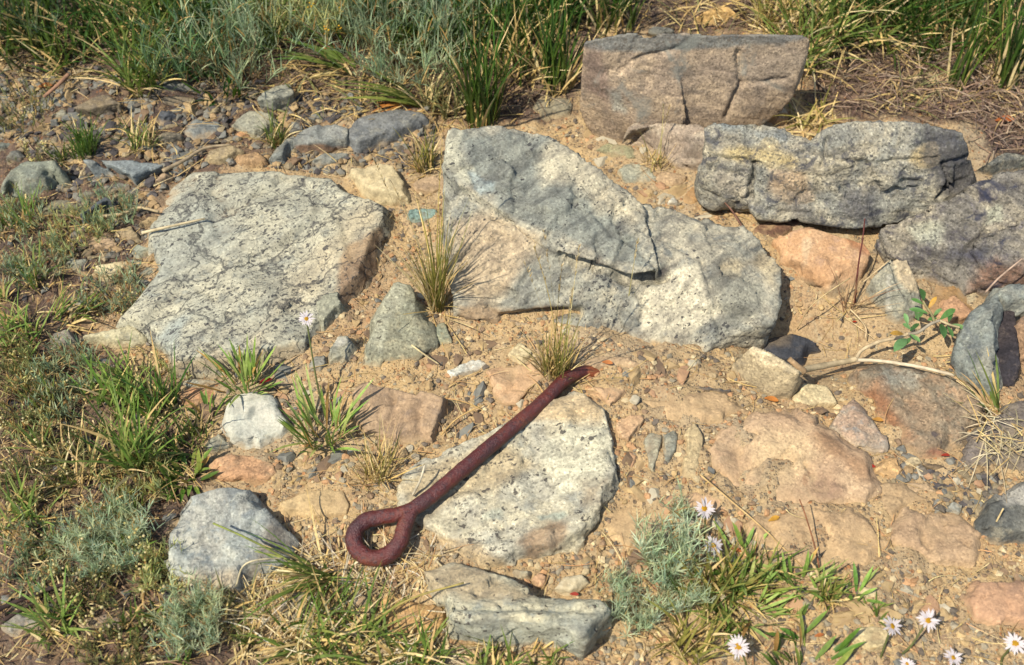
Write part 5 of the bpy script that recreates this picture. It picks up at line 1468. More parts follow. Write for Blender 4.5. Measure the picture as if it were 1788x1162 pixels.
tuft(655, 165, 70, 50, 80, 'dry matted tuft behind the dark flat slab', OLIVE, .8, (.5, 1.2), (.2, 1.0), .003)
tuft(520, 170, 60, 50, 70, 'dry straw tuft right of the upright light grey stone', OLIVE, .85, (.5, 1.2), (.3, 1.0), .0034)
sage(330, 130, 110, 50, 43, 'silvery green sage left of the dark litter at the top', [(112, 146, 100), (130, 160, 116), (92, 124, 84)], .042, 16, (.1, .8), w=.0019, curl=1.1, wood=6)
sage(425, 150, 125, 40, 40, 'blue green sage reaching down to the upright light grey stone', BSAGE, .042, 16, (.1, .8), w=.0019, curl=1.1, wood=5)
sage(490, 60, 100, 60, 49, 'pale silvery sage at the top edge', SAGE, .042, 16, (.1, .9), w=.0019, curl=1.1, wood=6)
sage(560, 55, 110, 55, 55, 'yellow green sage with golden tips', YSAGE, .042, 16, (.1, .9), buds=60, budcol=((226, 190, 70), (214, 170, 60)), w=.002, curl=1.1, wood=6)
sage(700, 120, 150, 60, 68, 'large silvery feathery sage at the top centre', SAGE, .042, 18, (.05, .9), w=.002, curl=1.1, wood=8)
sage(790, 60, 110, 50, 43, 'grey green sage at the top edge right of the feathery sage', SAGE, .042, 16, (.05, .9), w=.0019, curl=1.1, wood=5)
sage(640, 50, 110, 50, 43, 'pale green sage between the yellow sage and the feathery sage', SAGE, .042, 16, (.05, .9), w=.0019, curl=1.1, wood=5)
sage(60, 40, 100, 60, 37, 'dull sage in the top left corner', [(100, 126, 92), (120, 144, 108)], .042, 14, (.1, .9), w=.0019, curl=1.1, wood=5)
tuft(1490, 20, 130, 60, 110, 'dark deep green clump at the top edge right of the large straw tuft', DKG, .25, (.1, .9), (.2, 1.0), .0046)
tuft(1600, 90, 90, 50, 60, 'broken dark tuft in the middle of the upper right litter', DKG, .5, (.3, 1.1), (.2, 1.0), .0042)
tuft(1710, 40, 130, 50, 90, 'dark green clump in the top right corner', DKG, .25, (.1, .8), (.2, .9), .0046)
tuft(1570, 170, 60, 40, 50, 'matted dry tuft with a few green blades in the upper right litter', OLIVE, .7, (.5, 1.2), (.2, 1.0), .0034)
tuft(1230, 30, 70, 60, 70, 'thin straw tuft beside the yellow tan stone', OLIVE, .75, (.4, 1.1), (.2, 1.0), .003)
tuft(1120, 205, 50, 26, 26, 'few dry blades at the foot of the reddish boulder', OLIVE, .7, (.1, .8), (.1, .8), .0026)
# small tufts among the stones
tuft(150, 274, 56, 20, 90, 'small bright green tuft among the grey stones at the left', [(92, 128, 50), (76, 112, 44)], .05, (.0, .6), (.0, .6), .003)
tuft(108, 284, 34, 10, 34, 'tiny green tuft behind the rounded grey rock', MIDG, .1, (.0, .6), (.0, .6), .0026)
tuft(250, 262, 56, 22, 80, 'small green tuft with a straw skirt among the upper left stones', MIDG, .5, (.0, .8), (.1, .8), .0028)
tuft(482, 258, 66, 14, 60, 'small yellow green tuft beside the mottled grey stone', MIDG, .45, (.0, .5), (.0, .5), .0028)
tuft(742, 296, 60, 18, 70, 'small yellow tuft beside the upper left corner of the large boulder', YEG, .5, (.0, .5), (.0, .6), .0028)
tuft(764, 546, 170, 12, 110, 'pale green fountain of grass in the gap left of the large boulder', YEG, .45, (.0, .32), (.0, .4), .0024, stalks=3)
tuft(972, 656, 100, 26, 130, 'dry pale tuft with tall seed stalks in front of the large boulder', YEG, .65, (.0, .30), (.0, .45), .0020, stalks=6, shalk=2.3)
tuft(1092, 560, 40, 4, 5, 'single yellow grass stem leaning across the large boulder', YEG, .2, (.1, .4), (.0, .2), .0018, stalks=1, shalk=2.6, az=(60, 10))
tuft(660, 832, 84, 24, 110, 'wispy straw yellow tuft left of the iron bar', YEG, .75, (.0, .6), (.0, .6), .0017)
tuft(1140, 300, 56, 20, 26, 'thin dry sprig on the bank above the large boulder', YEG, .7, (.0, .7), (.0, .6), .0018, stalks=2)
tuft(1482, 548, 130, 12, 24, 'tuft of bare dry stalks beside the pointed grey stone', [(186, 160, 120)], 1.0, (.0, .5), (.0, .4), .0018, pal2=[(196, 170, 128), (150, 110, 86), (214, 192, 150)])
tuft(1736, 722, 90, 14, 20, 'small tuft of long green blades at the foot of the blue-grey rock', MIDG, .35, (.3, 1.1), (.1, .8), .0042, az=(150, 45))
LIFT[0] = .034
tuft(1752, 756, 100, 44, 80, 'mass of bleached looping roots and dead grass at the right edge', STR, 1.0, (1.0, 1.6), (.2, 1.4), .0017, pal2=[(190, 178, 146), (170, 156, 126), (206, 194, 162)], name='dead_grass', cat='dead grass')
LIFT[0] = 0.0
tuft(570, 1012, 140, 20, 70, 'long arching green tuft by the ring of the iron bar', MIDG, .4, (.15, .9), (.3, 1.2), .0036, az=(225, 48))
tuft(672, 985, 70, 26, 36, 'dead pale grass blades curling under the ring', PALE, 1.0, (.7, 1.3), (.4, 1.2), .0026, pal2=PALE)
tuft(560, 1120, 120, 50, 110, 'straw and green tuft at the bottom edge', MIDG, .6, (.2, 1.0), (.3, 1.2), .0036)
tuft(640, 1150, 110, 50, 90, 'green bottom edge tuft below the orange tan stone', MIDG, .45, (.2, 1.0), (.3, 1.2), .0036)
tuft(730, 1165, 90, 40, 70, 'ragged green tuft at the left foot of the bottom rock', MIDG, .45, (.1, .9), (.3, 1.0), .0036)
tuft(860, 1170, 70, 40, 60, 'short green tuft under the front face of the bottom rock', MIDG, .4, (.1, .8), (.2, .8), .0034)
tuft(950, 1172, 60, 34, 44, 'low green tuft at the bottom edge right of centre', MIDG, .4, (.1, .8), (.2, .8), .0034)
tuft(1440, 1046, 54, 20, 40, 'small yellow green tuft on the tan soil at the lower right', YEG, .4, (.1, .8), (.1, .6), .0028)
tuft(1200, 1130, 90, 40, 70, 'yellow green tuft behind the lowest daisy', YEG, .4, (.1, .9), (.2, .8), .0036)
tuft(1330, 1010, 70, 36, 70, 'green grass among the daisies', MIDG, .3, (.2, 1.0), (.1, .7), .0032)
tuft(1250, 1030, 100, 34, 80, 'yellow green grass beside the blue green sage at lower right', YEG, .3, (.1, .9), (.1, .7), .0036)
# the left side
tuft(240, 810, 140, 36, 66, 'tall leaning green tuft on the left below the pale wedge stone', BRG + MIDG, .22, (.05, .6), (.1, .8), .0042)
tuft(205, 690, 76, 46, 80, 'bright green tuft just under the pale wedge stone', BRG, .15, (.1, .8), (.1, .8), .0046)
tuft(285, 720, 100, 26, 44, 'dark green blades at the front corner of the speckled slab', DKG, .2, (.1, .7), (.1, .7), .0042)
tuft(120, 555, 60, 30, 50, 'green and straw blades leaning right beside the left gravel', MIDG, .5, (.4, 1.1), (.1, .6), .0036, az=(20, 30))
tuft(30, 590, 70, 40, 80, 'green tuft at the left edge beside grey sage', BRG, .3, (.1, .9), (.1, .8), .0036)
tuft(140, 830, 90, 36, 60, 'olive tuft left of the tall leaning tuft', OLIVE, .5, (.1, .9), (.1, .8), .0036)
tuft(100, 1100, 80, 30, 60, 'green tuft among dark soil at the lower left', BRG, .25, (.1, .9), (.1, .8), .0038)
tuft(40, 910, 70, 40, 60, 'small green tuft at the left edge low down', BRG, .3, (.1, .9), (.1, .7), .0036)
tuft(330, 775, 60, 36, 60, 'grey green grass left of the chalky white stone', MIDG, .4, (.1, .9), (.1, .7), .0032)
tuft(415, 1080, 60, 40, 70, 'straw tuft in front of the pale blue-grey rock', OLIVE, .7, (.2, 1.0), (.1, .8), .003)
sage(200, 960, 60, 58, 130, 'dense blue green sage cushion left of the pale blue-grey rock', MINT, .020, 20, (.0, .6), w=.0012, buds=40)
sage(345, 1100, 60, 44, 90, 'blue green sage cushion in front of the pale blue-grey rock', MINT, .020, 20, (.0, .6), w=.0012)
sage(290, 1010, 50, 30, 50, 'tan and green sage fringe at the foot of the pale blue-grey rock', YSAGE, .014, 14, (.05, .9), w=.0016, buds=70)
sage(240, 845, 36, 44, 75, 'yellowish sage mat below the tall leaning tuft', YSAGE, .015, 14, (.05, 1.0), w=.0016, brown=.25)
sage(120, 660, 40, 48, 82, 'grey blue sage mat with rusty dead tips left of the bright tuft', BSAGE, .016, 14, (.05, 1.0), w=.0016, brown=.22)
sage(70, 470, 36, 48, 75, 'grey green sage mat left of the stone heap', SAGE, .014, 14, (.05, 1.0), w=.0016, brown=.2, buds=30)
sage(140, 420, 36, 44, 67, 'pale yellow green sage mat above the tan trapezoid stone', YSAGE, .014, 14, (.05, 1.0), w=.0016, brown=.25)
sage(40, 390, 33, 40, 60, 'rusty tipped sage mat at the left edge below the rounded grey rock', SAGE, .014, 14, (.05, 1.0), w=.0016, brown=.35)
sage(200, 385, 36, 36, 60, 'small green sage mat beside the dark slate stone', SAGE, .014, 12, (.05, 1.0), w=.0016)
sage(50, 720, 36, 48, 60, 'cream budded sage at the left edge', OLIVE, .013, 12, (.05, .9), w=.0016, buds=80, brown=.25)
sage(60, 850, 36, 48, 60, 'yellow budded sage low at the left edge', OLIVE, .013, 12, (.05, .9), w=.0016, buds=80, brown=.25)
sage(110, 790, 33, 35, 45, 'greyish budded sage beside the olive tuft', OLIVE, .013, 12, (.05, .9), w=.0016, buds=50, brown=.25)
sage(60, 1000, 33, 48, 60, 'pale green sage mat above the lower left stones', SAGE, .014, 13, (.05, .9), w=.0016, brown=.25, buds=30)
sage(160, 1050, 40, 36, 50, 'small budded plant by a dark twig at the lower left', OLIVE, .012, 12, (.05, .8), w=.0016, buds=90)
sage(210, 1150, 33, 48, 60, 'dull green budded mat at the bottom left edge', OLIVE, .013, 12, (.05, .9), w=.0016, buds=60, brown=.2)
sage(40, 215, 50, 40, 50, 'cream budded stems at the left edge above the grey stones', OLIVE, .012, 12, (.05, .8), w=.0016, buds=50, brown=.2)
sage(62, 300, 40, 16, 16, 'thin budded stems in front of the rounded grey rock', OLIVE, .010, 8, (.05, .5), w=.0014, buds=40)
# blue green fine plants on the right
sage(1160, 988, 84, 34, 60, 'pale blue green feathery plant left of the daisies', MINT, .026, 13, (.0, .55), w=.0017, brown=.04)
sage(1180, 1050, 50, 32, 44, 'lower blue green feathery plant joining the yellow green grass', MINT, .018, 18, (.0, .6), w=.0012, brown=.04)
sage(1112, 1085, 60, 26, 46, 'small blue green feathery plant right of the bottom rock', MINT, .018, 18, (.0, .7), w=.0012, brown=.05)
sage(1085, 1030, 34, 14, 20, 'tiny blue green feathery sprig beside the white stone', MINT, .016, 14, (.0, .6), w=.0012, brown=.05)
sage(1190, 905, 44, 12, 20, 'slender blue green sprig under the topmost daisy', MINT, .016, 14, (.0, .5), w=.0012, brown=.05)
# leafy rosettes
rosette(430, 684, 68, 28, 52, 'fleshy green rosette in front of the speckled slab', PBRG, .0042, (.05, .8))
rosette(568, 768, 84, 34, 64, 'large green rosette with a daisy stalk beside the square brown slab', PBRG, .0042, (.05, .8))
rosette(330, 835, 44, 26, 34, 'dark green leafy rosette left of the orange peach stone', MIDG, .007, (.3, 1.2))
rosette(1300, 1060, 58, 50, 50, 'spreading broad-leaved plant with the lowest daisy', PBRG, .0042, (.2, 1.05))
rosette(1395, 1030, 56, 24, 18, 'pair of upright green leaf clumps right of the broad-leaved plant', PBRG, .0046, (.1, .8))
rosette(1490, 1045, 46, 14, 12, 'small green leaves at the right of the yellow green tuft', BRG, .005, (.2, 1.0))
rosette(1410, 1168, 60, 60, 40, 'dark leafy plant at the bottom edge under the right daisies', MIDG, .006, (.2, 1.0))
rosette(1290, 985, 60, 24, 16, 'green leaves under the second daisy', BRG, .0056, (.3, 1.2))
rosette(365, 735, 40, 16, 14, 'little green rosette left of the chalky white stone', MIDG, .005, (.2, 1.0))
rosette(390, 165, 46, 40, 36, 'dark green leafy clump beneath the blue green sage', DKG, .006, (.1, 1.0))
# filling plants that nothing tells apart
fr = np.random.default_rng(44)
fills = [([(0, 0), (1000, 0), (1000, 60), (760, 110), (560, 90), (420, 120), (200, 110), (0, 120)], 44, 't', 'thicket grass tuft', 'grass tufts of the top thicket'),
         ([(1430, -20), (1788, -20), (1788, 130), (1560, 90), (1440, 60)], 16, 't', 'deep green grass tuft', 'grass tufts of the top thicket'),
         ([(0, 330), (120, 400), (230, 520), (300, 700), (330, 1000), (300, 1162), (0, 1162)], 10, 's', 'low sage mat', 'low sage mats of the left side'),
         ([(0, 330), (120, 400), (230, 520), (300, 700), (330, 1000), (560, 1162), (0, 1162)], 26, 'g', 'short grass tuft', 'short tufts of the left side'),
         ([(1420, 60), (1788, 0), (1788, 300), (1720, 220), (1450, 190)], 14, 'd', 'flattened dry grass tuft', 'dry tufts of the upper right litter'),
         ([(1180, 1000), (1480, 1000), (1600, 1162), (1080, 1162)], 10, 'g', 'thin green grass sprig', 'grass sprigs between the daisies')]
for poly, n, kd, lab, grp in fills:
    for q in scatter(n, [poly], 6, int(fr.integers(9999))):
        if kd == 't':
            tuft(q[0], q[1], fr.uniform(60, 120), 34, 46, own_label(lab, q[0], q[1]), [DKG, MIDG, DKG][fr.integers(3)], fr.uniform(.08, .3), (.0, .8), (.1, .9), .0042, group=grp)
        elif kd == 's':
            sage(q[0], q[1], fr.uniform(26, 50), fr.uniform(24, 44), 40, own_label(lab, q[0], q[1]), [SAGE, BSAGE, YSAGE, OLIVE][fr.integers(4)], .013, 12, (.05, 1.0), w=.0016, brown=.25, buds=int(fr.integers(0, 22)), group=grp)
        elif kd == 'g':
            tuft(q[0], q[1], fr.uniform(30, 66), 16, 22, own_label(lab, q[0], q[1]), [MIDG, BRG, BRG, MIDG][fr.integers(4)], fr.uniform(.1, .5), (.0, .9), (.0, .8), .0034, group=grp)
        else:
            tuft(q[0], q[1], fr.uniform(40, 80), 30, 40, own_label(lab, q[0], q[1]), OLIVE, .85, (.4, 1.3), (.2, 1.0), .0026, pal2=[(190, 164, 124), (160, 132, 104), (208, 188, 150)], group=grp)

# ------------------------------------------------------------------ daisies
PV, PF, PCc, _ = ribbon(np.zeros((1, 3)), np.zeros(1), np.full(1, 1.25), np.full(1, .35), np.ones(1), np.full(1, .2), np.array([S(236, 230, 236)]) * 1.15, np.array([S(240, 234, 238)]) * 1.2, 4, 'lance', twist=np.zeros(1))
petal_me = mk_mesh('petal', PV, PF, PCc)
petal_me.materials.append(M_PETAL)
dv, df = ico(2)
dc = np.repeat(np.array([S(240, 184, 44)]), len(dv), 0) * (1 - .25 * (dv[:, 2:3] > .75))
disc_me = mk_mesh('disc', dv * np.array([1, 1, .55]), df, dc)
disc_me.materials.append(M_PETAL)
DAISY = [(535, 557, 574, 740, .115, .0125, 'daisy on a long stalk in front of the right end of the speckled slab'),
         (1230, 889, 1226, 960, .05, .0165, 'topmost daisy of the lower right'),
         (1245, 954, 1268, 1010, .05, .0155, 'second daisy, below the topmost one'),
         (1289, 1130, 1296, 1190, .05, .0165, 'lowest left daisy above the spreading leaves'),
         (1557, 1094, 1540, 1150, .045, .0150, 'left daisy of the pair by the squarish cream stone'),
         (1620, 1083, 1560, 1150, .05, .0155, 'right daisy of the pair by the squarish cream stone'),
         (1664, 1149, 1668, 1200, .04, .0125, 'small daisy at the bottom edge near the right corner'),
         (1773, 1124, 1760, 1180, .05, .0150, 'daisy in the bottom right corner'),
         (1584, 1160, 1584, 1200, .03, .0100, 'half closed daisy cut by the bottom edge')]
dr = np.random.default_rng(9)
for hx, hy, bx, by, hz, rad, lab in DAISY:
    b = PG(bx, by)
    hd = PZ(np.array(float(hx)), np.array(float(hy)), ground_z(b[0], b[1]) + hz)
    o = link('daisy', None, loc=b)
    tag(o, lab, 'daisy')
    top = hd - b
    side = dr.normal(0, .006, 3)
    V, F, cp, C = tube([np.array([0, 0, -.01]), top * .35 + side, top * .7 + side * .6, top], [.0016, .0014, .0012, .0014], 5, S(122, 130, 78), 6)
    link('stem', mk_mesh('stem', V, [F, cp], C), M_LEAF, o)
    tilt = Matrix.Rotation(dr.uniform(.05, .6), 4, 'X') @ Matrix.Rotation(dr.uniform(-.4, .3), 4, 'Y')
    n = 21
    for k in range(n):
        p = bpy.data.objects.new('petal', petal_me)
        COL.objects.link(p)
        p.parent = o
        s = rad * dr.uniform(.72, 1.1)
        p.matrix_local = Matrix.Translation(Vector(top)) @ tilt @ Matrix.Rotation(k / n * 6.283 + dr.normal(0, .06), 4, 'Z') @ Matrix.Rotation(dr.normal(.05, .22), 4, 'Y') @ Matrix.Diagonal((s, s * dr.uniform(.8, 1.15), s, 1))
    dd = link('disc', disc_me, None, o)
    dd.matrix_local = Matrix.Translation(Vector(top)) @ tilt @ Matrix.Diagonal((rad * .30, rad * .30, rad * .30, 1))

# ------------------------------------------------------------------ the green sprig on its forked dry branch
def twig(name, label, cat, ctrl, rad, col, parts=(), parent=None, sides=8, lift=0.0):
    P_ = []
    for q in ctrl:
        if len(q) == 2:
            p = PG(q[0], q[1])
            p[2] = float(zfull(p[0], p[1])) + lift
            p = PZ(np.array(float(q[0])), np.array(float(q[1])), p[2])
        else:
            p = PZ(np.array(float(q[0])), np.array(float(q[1])), np.array(float(q[2])))
        P_.append(p)
    P_ = np.array(P_)
    o0 = P_[0] if parent is None else np.array(parent.location)
    rr = np.linspace(rad[0], rad[1], len(P_))
    V, F, cp, C = tube(P_ - o0, rr, 6, S(*col), sides, rough=rr.mean() * .12, seed=len(name))
    t = sstep(perlin(V * 90, 5), -.3, .3)[:, None]
    C = C * (.75 + .4 * t)
    o = link(name, mk_mesh(name, V, [F, cp], C), M_WOOD, parent, o0 if parent is None else (0, 0, 0))
    if parent is None:
        tag(o, label, cat)
    return o


sp_o = PG(1497, 628)
sprig = link('leafy_sprig', None, loc=sp_o)
tag(sprig, 'green leafy sprig growing from a bleached forked branch on the sand', 'leafy sprig')
twig('branch', None, None, [(1392, 652, .040), (1412, 644, .020), (1450, 637, .004), (1475, 632, .002), (1497, 627, .006)], (.0052, .0042), (196, 178, 142), parent=sprig)
twig('branch_stub', None, None, [(1404, 650, .036), (1392, 640, .046), (1378, 627, .056)], (.0055, .0042), (190, 160, 122), parent=sprig)
twig('bare_twig', None, None, [(1490, 629, .004), (1540, 631, .012), (1600, 640, .022), (1640, 649, .030), (1667, 656, .036)], (.0030, .0022), (222, 206, 176), parent=sprig)
twig('leafy_twig', None, None, [(1495, 627, .006), (1505, 612, .012), (1535, 597, .022), (1570, 590, .034), (1588, 582, .042)], (.0030, .0024), (206, 186, 150), parent=sprig)
twig('leafy_twig', None, None, [(1586, 584, .042), (1604, 580, .046), (1625, 566, .050), (1641, 560, .052)], (.0026, .0020), (170, 160, 140), parent=sprig)
twig('leafy_twig', None, None, [(1632, 563, .051), (1626, 548, .054), (1616, 534, .056), (1612, 526, .058)], (.0022, .0015), (150, 140, 100), parent=sprig)
twig('leafy_twig', None, None, [(1641, 560, .052), (1660, 568, .05), (1676, 572, .05)], (.002, .0014), (196, 180, 140), parent=sprig)
LV = [((1621, 548), (1588, 541)), ((1612, 526), (1608, 506)), ((1612, 532), (1591, 523)), ((1621, 539), (1635, 519)), ((1603, 561), (1598, 545)), ((1585, 568), (1579, 548)), ((1589, 579), (1604, 566)),
      ((1589, 584), (1606, 598)), ((1583, 592), (1561, 615)), ((1578, 584), (1554, 584)), ((1641, 559), (1667, 541)), ((1643, 566), (1648, 591)), ((1654, 570), (1663, 589)), ((1656, 568), (1687, 575)),
      ((1656, 563), (1660, 545)), ((1630, 552), (1645, 540)), ((1590, 576), (1577, 566)), ((1636, 556), (1620, 560)), ((1612, 548), (1598, 556)), ((1590, 590), (1580, 604))]
lr = np.random.default_rng(3)
for (ax, ay), (bx, by) in LV:
    z0 = .046 + lr.uniform(-.004, .006)
    A = PZ(np.array(float(ax)), np.array(float(ay)), np.array(z0))
    B = PZ(np.array(float(bx)), np.array(float(by)), np.array(z0 + lr.uniform(-.010, .014)))
    dv_ = B - A
    L = np.linalg.norm(dv_)
    th = math.acos(np.clip(dv_[2] / L, -1, 1))
    az = math.atan2(dv_[1], dv_[0])
    c = pick([(94, 138, 76), (112, 152, 92), (80, 120, 66)], 1, lr)
    if lr.random() < .12:
        c = pick([(206, 160, 70)], 1, lr)
    V, F, C, _ = ribbon(np.zeros((1, 3)), np.array([az]), np.array([th - .2]), np.array([.4]), np.array([L * 1.05]), np.array([max(.007, L * .31)]), c * .85, c * 1.1, 6, 'lance', twist=lr.uniform(-.4, .4, 1))
    link('leaf', mk_mesh('leaf', V, F, C), M_LEAF, sprig, tuple(A - sp_o))

# ------------------------------------------------------------------ sticks, stalks, fallen leaves
twig('twig', 'bleached crooked twig lying left of the speckled slab', 'twig', [(174, 379), (212, 374), (242, 363), (277, 370)], (.0032, .002), (206, 186, 146), lift=.018)
twig('twig', 'straight bleached twig lying onto the left corner of the speckled slab', 'twig', [(248, 407, .032), (300, 395, .040), (358, 382, .040)], (.0028, .0016), (214, 198, 160))
twig('twig', 'pale thin twig beyond the slab pointing to the gravel', 'twig', [(284, 299), (320, 281), (358, 259), (402, 253)], (.0036, .002), (176, 158, 128), lift=.02)
twig('twig', 'dark burnt twig in the lower left plants', 'twig', [(-20, 1072), (40, 1046), (90, 1028), (136, 1013)], (.0034, .002), (70, 56, 52), lift=.022)
twig('twig', 'second dark twig beside the burnt one at the lower left', 'twig', [(0, 1088), (60, 1052), (120, 1034)], (.0026, .0016), (80, 64, 58), lift=.012)
twig('twig', 'reddish brown stick leaning beside the yellow sage at the top', 'twig', [(120, 250 - 120), (100, 150), (76, 170)], (.004, .003), (168, 130, 104), lift=.03)
twig('dry_stalk', 'long straw stalk lying diagonally over the dusty broad rock to the daisies', 'dry stalk', [(1222, 829, .03), (1280, 878, .026), (1340, 930, .020), (1423, 1013, .014)], (.0014, .0011), (212, 180, 126), sides=5)
twig('dry_stalk', 'short pale stalk lying in front of the tapered grey stone', 'dry stalk', [(719, 603, .034), (742, 620, .03), (766, 636, .022)], (.0016, .0012), (222, 204, 156), sides=5)
twig('dry_stalk', 'straw stalk lying above the square brown slab', 'dry stalk', [(784, 676, .014), (810, 660, .016), (840, 648, .018)], (.0013, .0011), (214, 184, 128), sides=5)
twig('dry_stalk', 'straw stalk beside the right end of the square brown slab', 'dry stalk', [(770, 760, .016), (800, 730, .018), (846, 706, .018)], (.0014, .0010), (214, 180, 120), sides=5)
twig('dry_stalk', 'grey stick stuck between the iron bar and the lichen rock', 'dry stalk', [(720, 866, .03), (734, 838, .05), (742, 812, .06)], (.0018, .0014), (206, 196, 170), sides=5)
twig('dry_stalk', 'tall dark red stalk standing in front of the overhanging block', 'dry stalk', [(1492, 540), (1498, 470, .06), (1506, 420, .10), (1510, 382, .125)], (.0016, .001), (110, 62, 56), sides=5, lift=-.005)
twig('dry_stalk', 'white bent stalk on the sand below the dry stalk tuft', 'dry stalk', [(1484, 540, .0), (1500, 556, .002), (1512, 574, -.006), (1511, 592, -.012)], (.0015, .0011), (214, 190, 148), sides=5)
twig('dry_stalk', 'thin arching stalk over the sand in the hollow', 'dry stalk', [(1484, 486, .05), (1440, 515, .045), (1412, 540, .02), (1392, 575, -.03)], (.0011, .0008), (212, 188, 140), sides=5)
twig('dry_stalk', 'pale stalk leaning against the pointed grey stone', 'dry stalk', [(1506, 494, .03), (1530, 474, .05), (1553, 455, .068)], (.0012, .001), (206, 184, 144), sides=5)
twig('dry_stalk', 'brown stalk crossing the bank to the dark grey block', 'dry stalk', [(1295, 395, .062), (1278, 368, .05), (1262, 350, .05), (1240, 322, .055)], (.0018, .0012), (140, 104, 88), sides=5)
twig('dry_stalk', 'reddish stem standing in front of the dusty broad rock', 'dry stalk', [(1435, 1018), (1424, 960, .03), (1408, 905, .055), (1396, 872, .07)], (.0012, .0008), (150, 100, 70), sides=5, lift=-.004)
twig('dry_stalk', 'long bleached stalk leaning over the right edge rocks', 'dry stalk', [(1720, 512, .05), (1745, 485, .08), (1785, 452, .11)], (.0016, .0012), (196, 170, 150), sides=5)
twig('dry_stalk', 'pale stalk leaning by the dark grey boulder at the right edge', 'dry stalk', [(1724, 945, .0), (1738, 915, .03), (1752, 888, .055)], (.0016, .0012), (212, 190, 140), sides=5)
twig('dry_stalk', 'long green yellow blade crossing the pale blue-grey rock', 'dry stalk', [(372, 914, .06), (420, 935, .055), (470, 960, .045), (540, 1000, .02)], (.0014, .0016), (140, 150, 80), sides=5)
twig('dry_stalk', 'straw stem lying across the top of the grey white bottom rock', 'dry stalk', [(640, 1090, .02), (720, 1045, .04), (810, 1018, .055)], (.0016, .0012), (180, 164, 96), sides=5)
twig('dry_stalk', 'white curled root by the pale blue-grey rock', 'dry stalk', [(412, 1025, .04), (424, 990, .06), (450, 978, .064), (495, 975, .05)], (.0013, .001), (212, 200, 164), sides=5)
LEAFS = [(467, 679, 24, (170, 40, 48), 'dark red fallen leaf sliver behind the chalky white stone'), (1490, 568, 9, (190, 70, 40), 'tiny red leaf on the sand of the hollow'), (1345, 702, 24, (214, 140, 70), 'orange leaf below the buff lichen-flecked stone'),
         (1060, 642, 20, (214, 140, 84), 'orange leaf behind the buried end of the iron bar'), (1350, 918, 22, (222, 170, 70), 'yellow leaf among grit left of the half-buried hump'), (1284, 964, 20, (200, 120, 70), 'rust leaf beside the second daisy'),
         (1518, 823, 14, (186, 66, 50), 'small red leaf touching the round tan stone'), (1530, 738, 20, (214, 160, 80), 'yellow brown leaf at the foot of the wide brown rock'), (1645, 806, 16, (186, 70, 52), 'red leaf above the black gap filler'),
         (1428, 1117, 18, (206, 130, 76), 'orange brown leaf on the dusty soil near the bottom right'), (1002, 1046, 16, (190, 80, 66), 'red leaf under the bright white stone'), (82, 158, 26, (186, 122, 70), 'orange brown leaf in the dark litter at the upper left'),
         (582, 96, 40, (206, 150, 100), 'broad peach coloured dead leaf under the yellow sage'), (1752, 216, 30, (190, 110, 60), 'rust leaf in the litter near the right edge'), (640, 125, 26, (206, 160, 110), 'tan dead leaf left of the feathery sage')]
for lx, ly, wpx, c, lab in LEAFS:
    p = PG(lx, ly)
    p[2] = float(zfull(p[0], p[1])) + .006
    m = mpp(lx, ly)
    cc = np.array([S(*c)])
    V, F, C, _ = ribbon(np.array([[-wpx * m * .5, 0, 0]]), lr.uniform(-.4, .4, 1), np.full(1, 1.25), np.full(1, .5), np.full(1, wpx * m), np.full(1, wpx * m * .42), cc * .85, cc, 6, 'lance', twist=lr.uniform(-.3, .3, 1))
    tag(link('fallen_leaf', mk_mesh('fallen_leaf', V, F, C), M_STRAW, None, p), lab, 'fallen leaf')

# ------------------------------------------------------------------ straw and litter lying about
def litter(name, label, polys, n, l0, l1, pal, seed, w=.0016, up=.35, avoid=0):
    r = np.random.default_rng(seed)
    q = scatter(n, polys, avoid, seed)
    p = PG(q[:, 0], q[:, 1])
    m = len(p)
    p[:, 2] = zfull(p[:, 0], p[:, 1]) + r.uniform(.002, .012, m)
    tl = r.uniform(1.57 - up, 1.57 + .04, m)
    V, F, C, _ = ribbon(p, r.uniform(0, 6.283, m), tl, r.uniform(-.1, .25, m) + (1.57 - tl) * 1.1, l0 + (l1 - l0) * r.random(m) ** 1.6, w * r.uniform(.6, 1.3, m), pick(pal, m, r, .25), pick(pal, m, r, .25), 4, 'stalk', r=r)
    # bend sideways a little so that straws are not ruler-straight
    k = r.normal(0, 1.2, m)
    Vv = V.reshape(m, 5, 2, 3)
    t = np.linspace(0, 1, 5)[None, :, None] ** 2
    a = np.arctan2(Vv[:, -1, 0, 1] - Vv[:, 0, 0, 1], Vv[:, -1, 0, 0] - Vv[:, 0, 0, 0])
    ln = np.linalg.norm(Vv[:, -1, 0] - Vv[:, 0, 0], axis=1)
    Vv[..., 0] += (-np.sin(a) * k * ln * .25)[:, None, None] * t
    Vv[..., 1] += (np.cos(a) * k * ln * .25)[:, None, None] * t
    zf = zfull(Vv[..., 0], Vv[..., 1]) + .0012
    Vv[..., 2] = np.maximum(Vv[..., 2], zf)
    o = link(name, mk_mesh(name, Vv.reshape(-1, 3), F, C), M_STRAW)
    tag(o, label, kind='stuff')


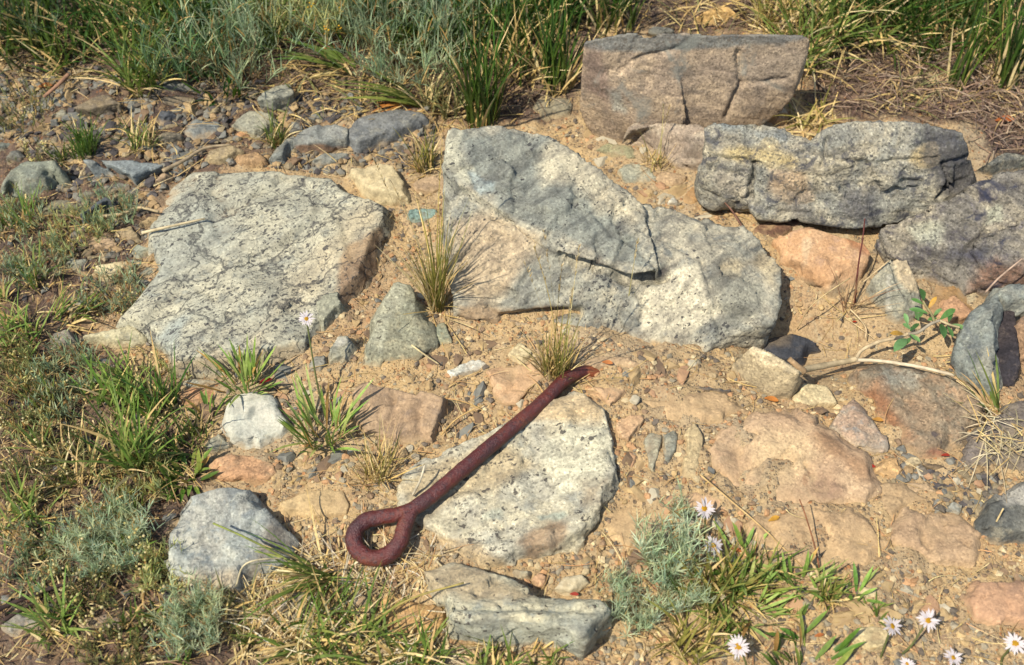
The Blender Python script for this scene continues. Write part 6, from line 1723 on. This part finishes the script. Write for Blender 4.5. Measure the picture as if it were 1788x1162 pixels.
TOPB = [(-300, -160), (2100, -160), (2100, 320), (1700, 220), (1430, 195), (1000, 60), (1000, 215), (860, 215), (740, 240), (480, 230), (420, 190), (200, 150), (-300, 150)]
litter('litter', 'matted dry grass and stems under the plants at the top', [TOPB], 3600, .02, .10, STR[:2] + [(140, 116, 90), (110, 90, 76), (176, 160, 132), (150, 130, 106), (96, 80, 70)], 51, .0021, .4)
litter('litter', 'grey brown litter of dead stems at the upper right', [[(1400, 100), (2000, 0), (2000, 330), (1740, 300), (1700, 225), (1450, 195)]], 1900, .02, .07, [(160, 136, 114), (136, 112, 98), (184, 166, 142), (108, 88, 80), (120, 100, 92)], 52, .0022, .5)
litter('litter', 'dead stems and straw among the left plants', [LOWLEFT, [(-350, 300), (0, 300), (0, 1200), (-350, 1200)]], 3000, .012, .06, STR + [(150, 124, 96), (116, 92, 78), (92, 76, 68)], 53, .0016, .5)
litter('litter', 'thin straws strewn over the sandy soil', [SANDY], 520, .012, .06, STR + [(196, 150, 104), (170, 140, 104)], 54, .0012, .15)
litter('litter', 'dry straw among the gravel beyond the slab', [UPLEFT], 420, .015, .07, STR + [(170, 150, 124), (130, 110, 94)], 55, .0015, .3)
litter('litter', 'pale dry straws around the ring and bottom grass', [[(430, 960), (780, 960), (790, 1162), (420, 1162)]], 500, .02, .08, STR + PALE, 56, .0018, .5)

# green stuff outside the picture so that the ground does not end in bare soil
og = Heap()
orr = np.random.default_rng(61)
th_ = orr.uniform(0, 6.283, 16000)
rad_ = 1.15 + 5 * orr.random(16000) ** 1.7
xo, yo = rad_ * np.cos(th_), .2 + rad_ * np.sin(th_)
pxo, pyo = project(np.stack([xo, yo, 0 * xo], 1))
dep = (np.stack([xo, yo, 0 * xo], 1) - CAM) @ FW
k = ~((dep > 0) & (pxo > -60) & (pxo < 1850) & (pyo > -30) & (pyo < 1230)) & (perlin(np.stack([xo * 2.2, yo * 2.2, 0 * xo], 1), 8) > -.12)
xo, yo = xo[k], yo[k]
m = len(xo)
V, F, C, _ = ribbon(np.stack([xo, yo, zfull(xo, yo) - .004], 1), orr.uniform(0, 6.28, m), orr.uniform(0, .9, m), orr.uniform(.1, 1, m), orr.uniform(.04, .16, m), np.full(m, .0045), pick(DKG + OLIVE + STR, m, orr), pick(MIDG + STR, m, orr), 4, r=orr)
og.add(V, F, C)
tag(og.build('grass', M_GRASS), 'rough grass on the ground around the rocky patch', kind='stuff')
print('objects', len(bpy.data.objects))
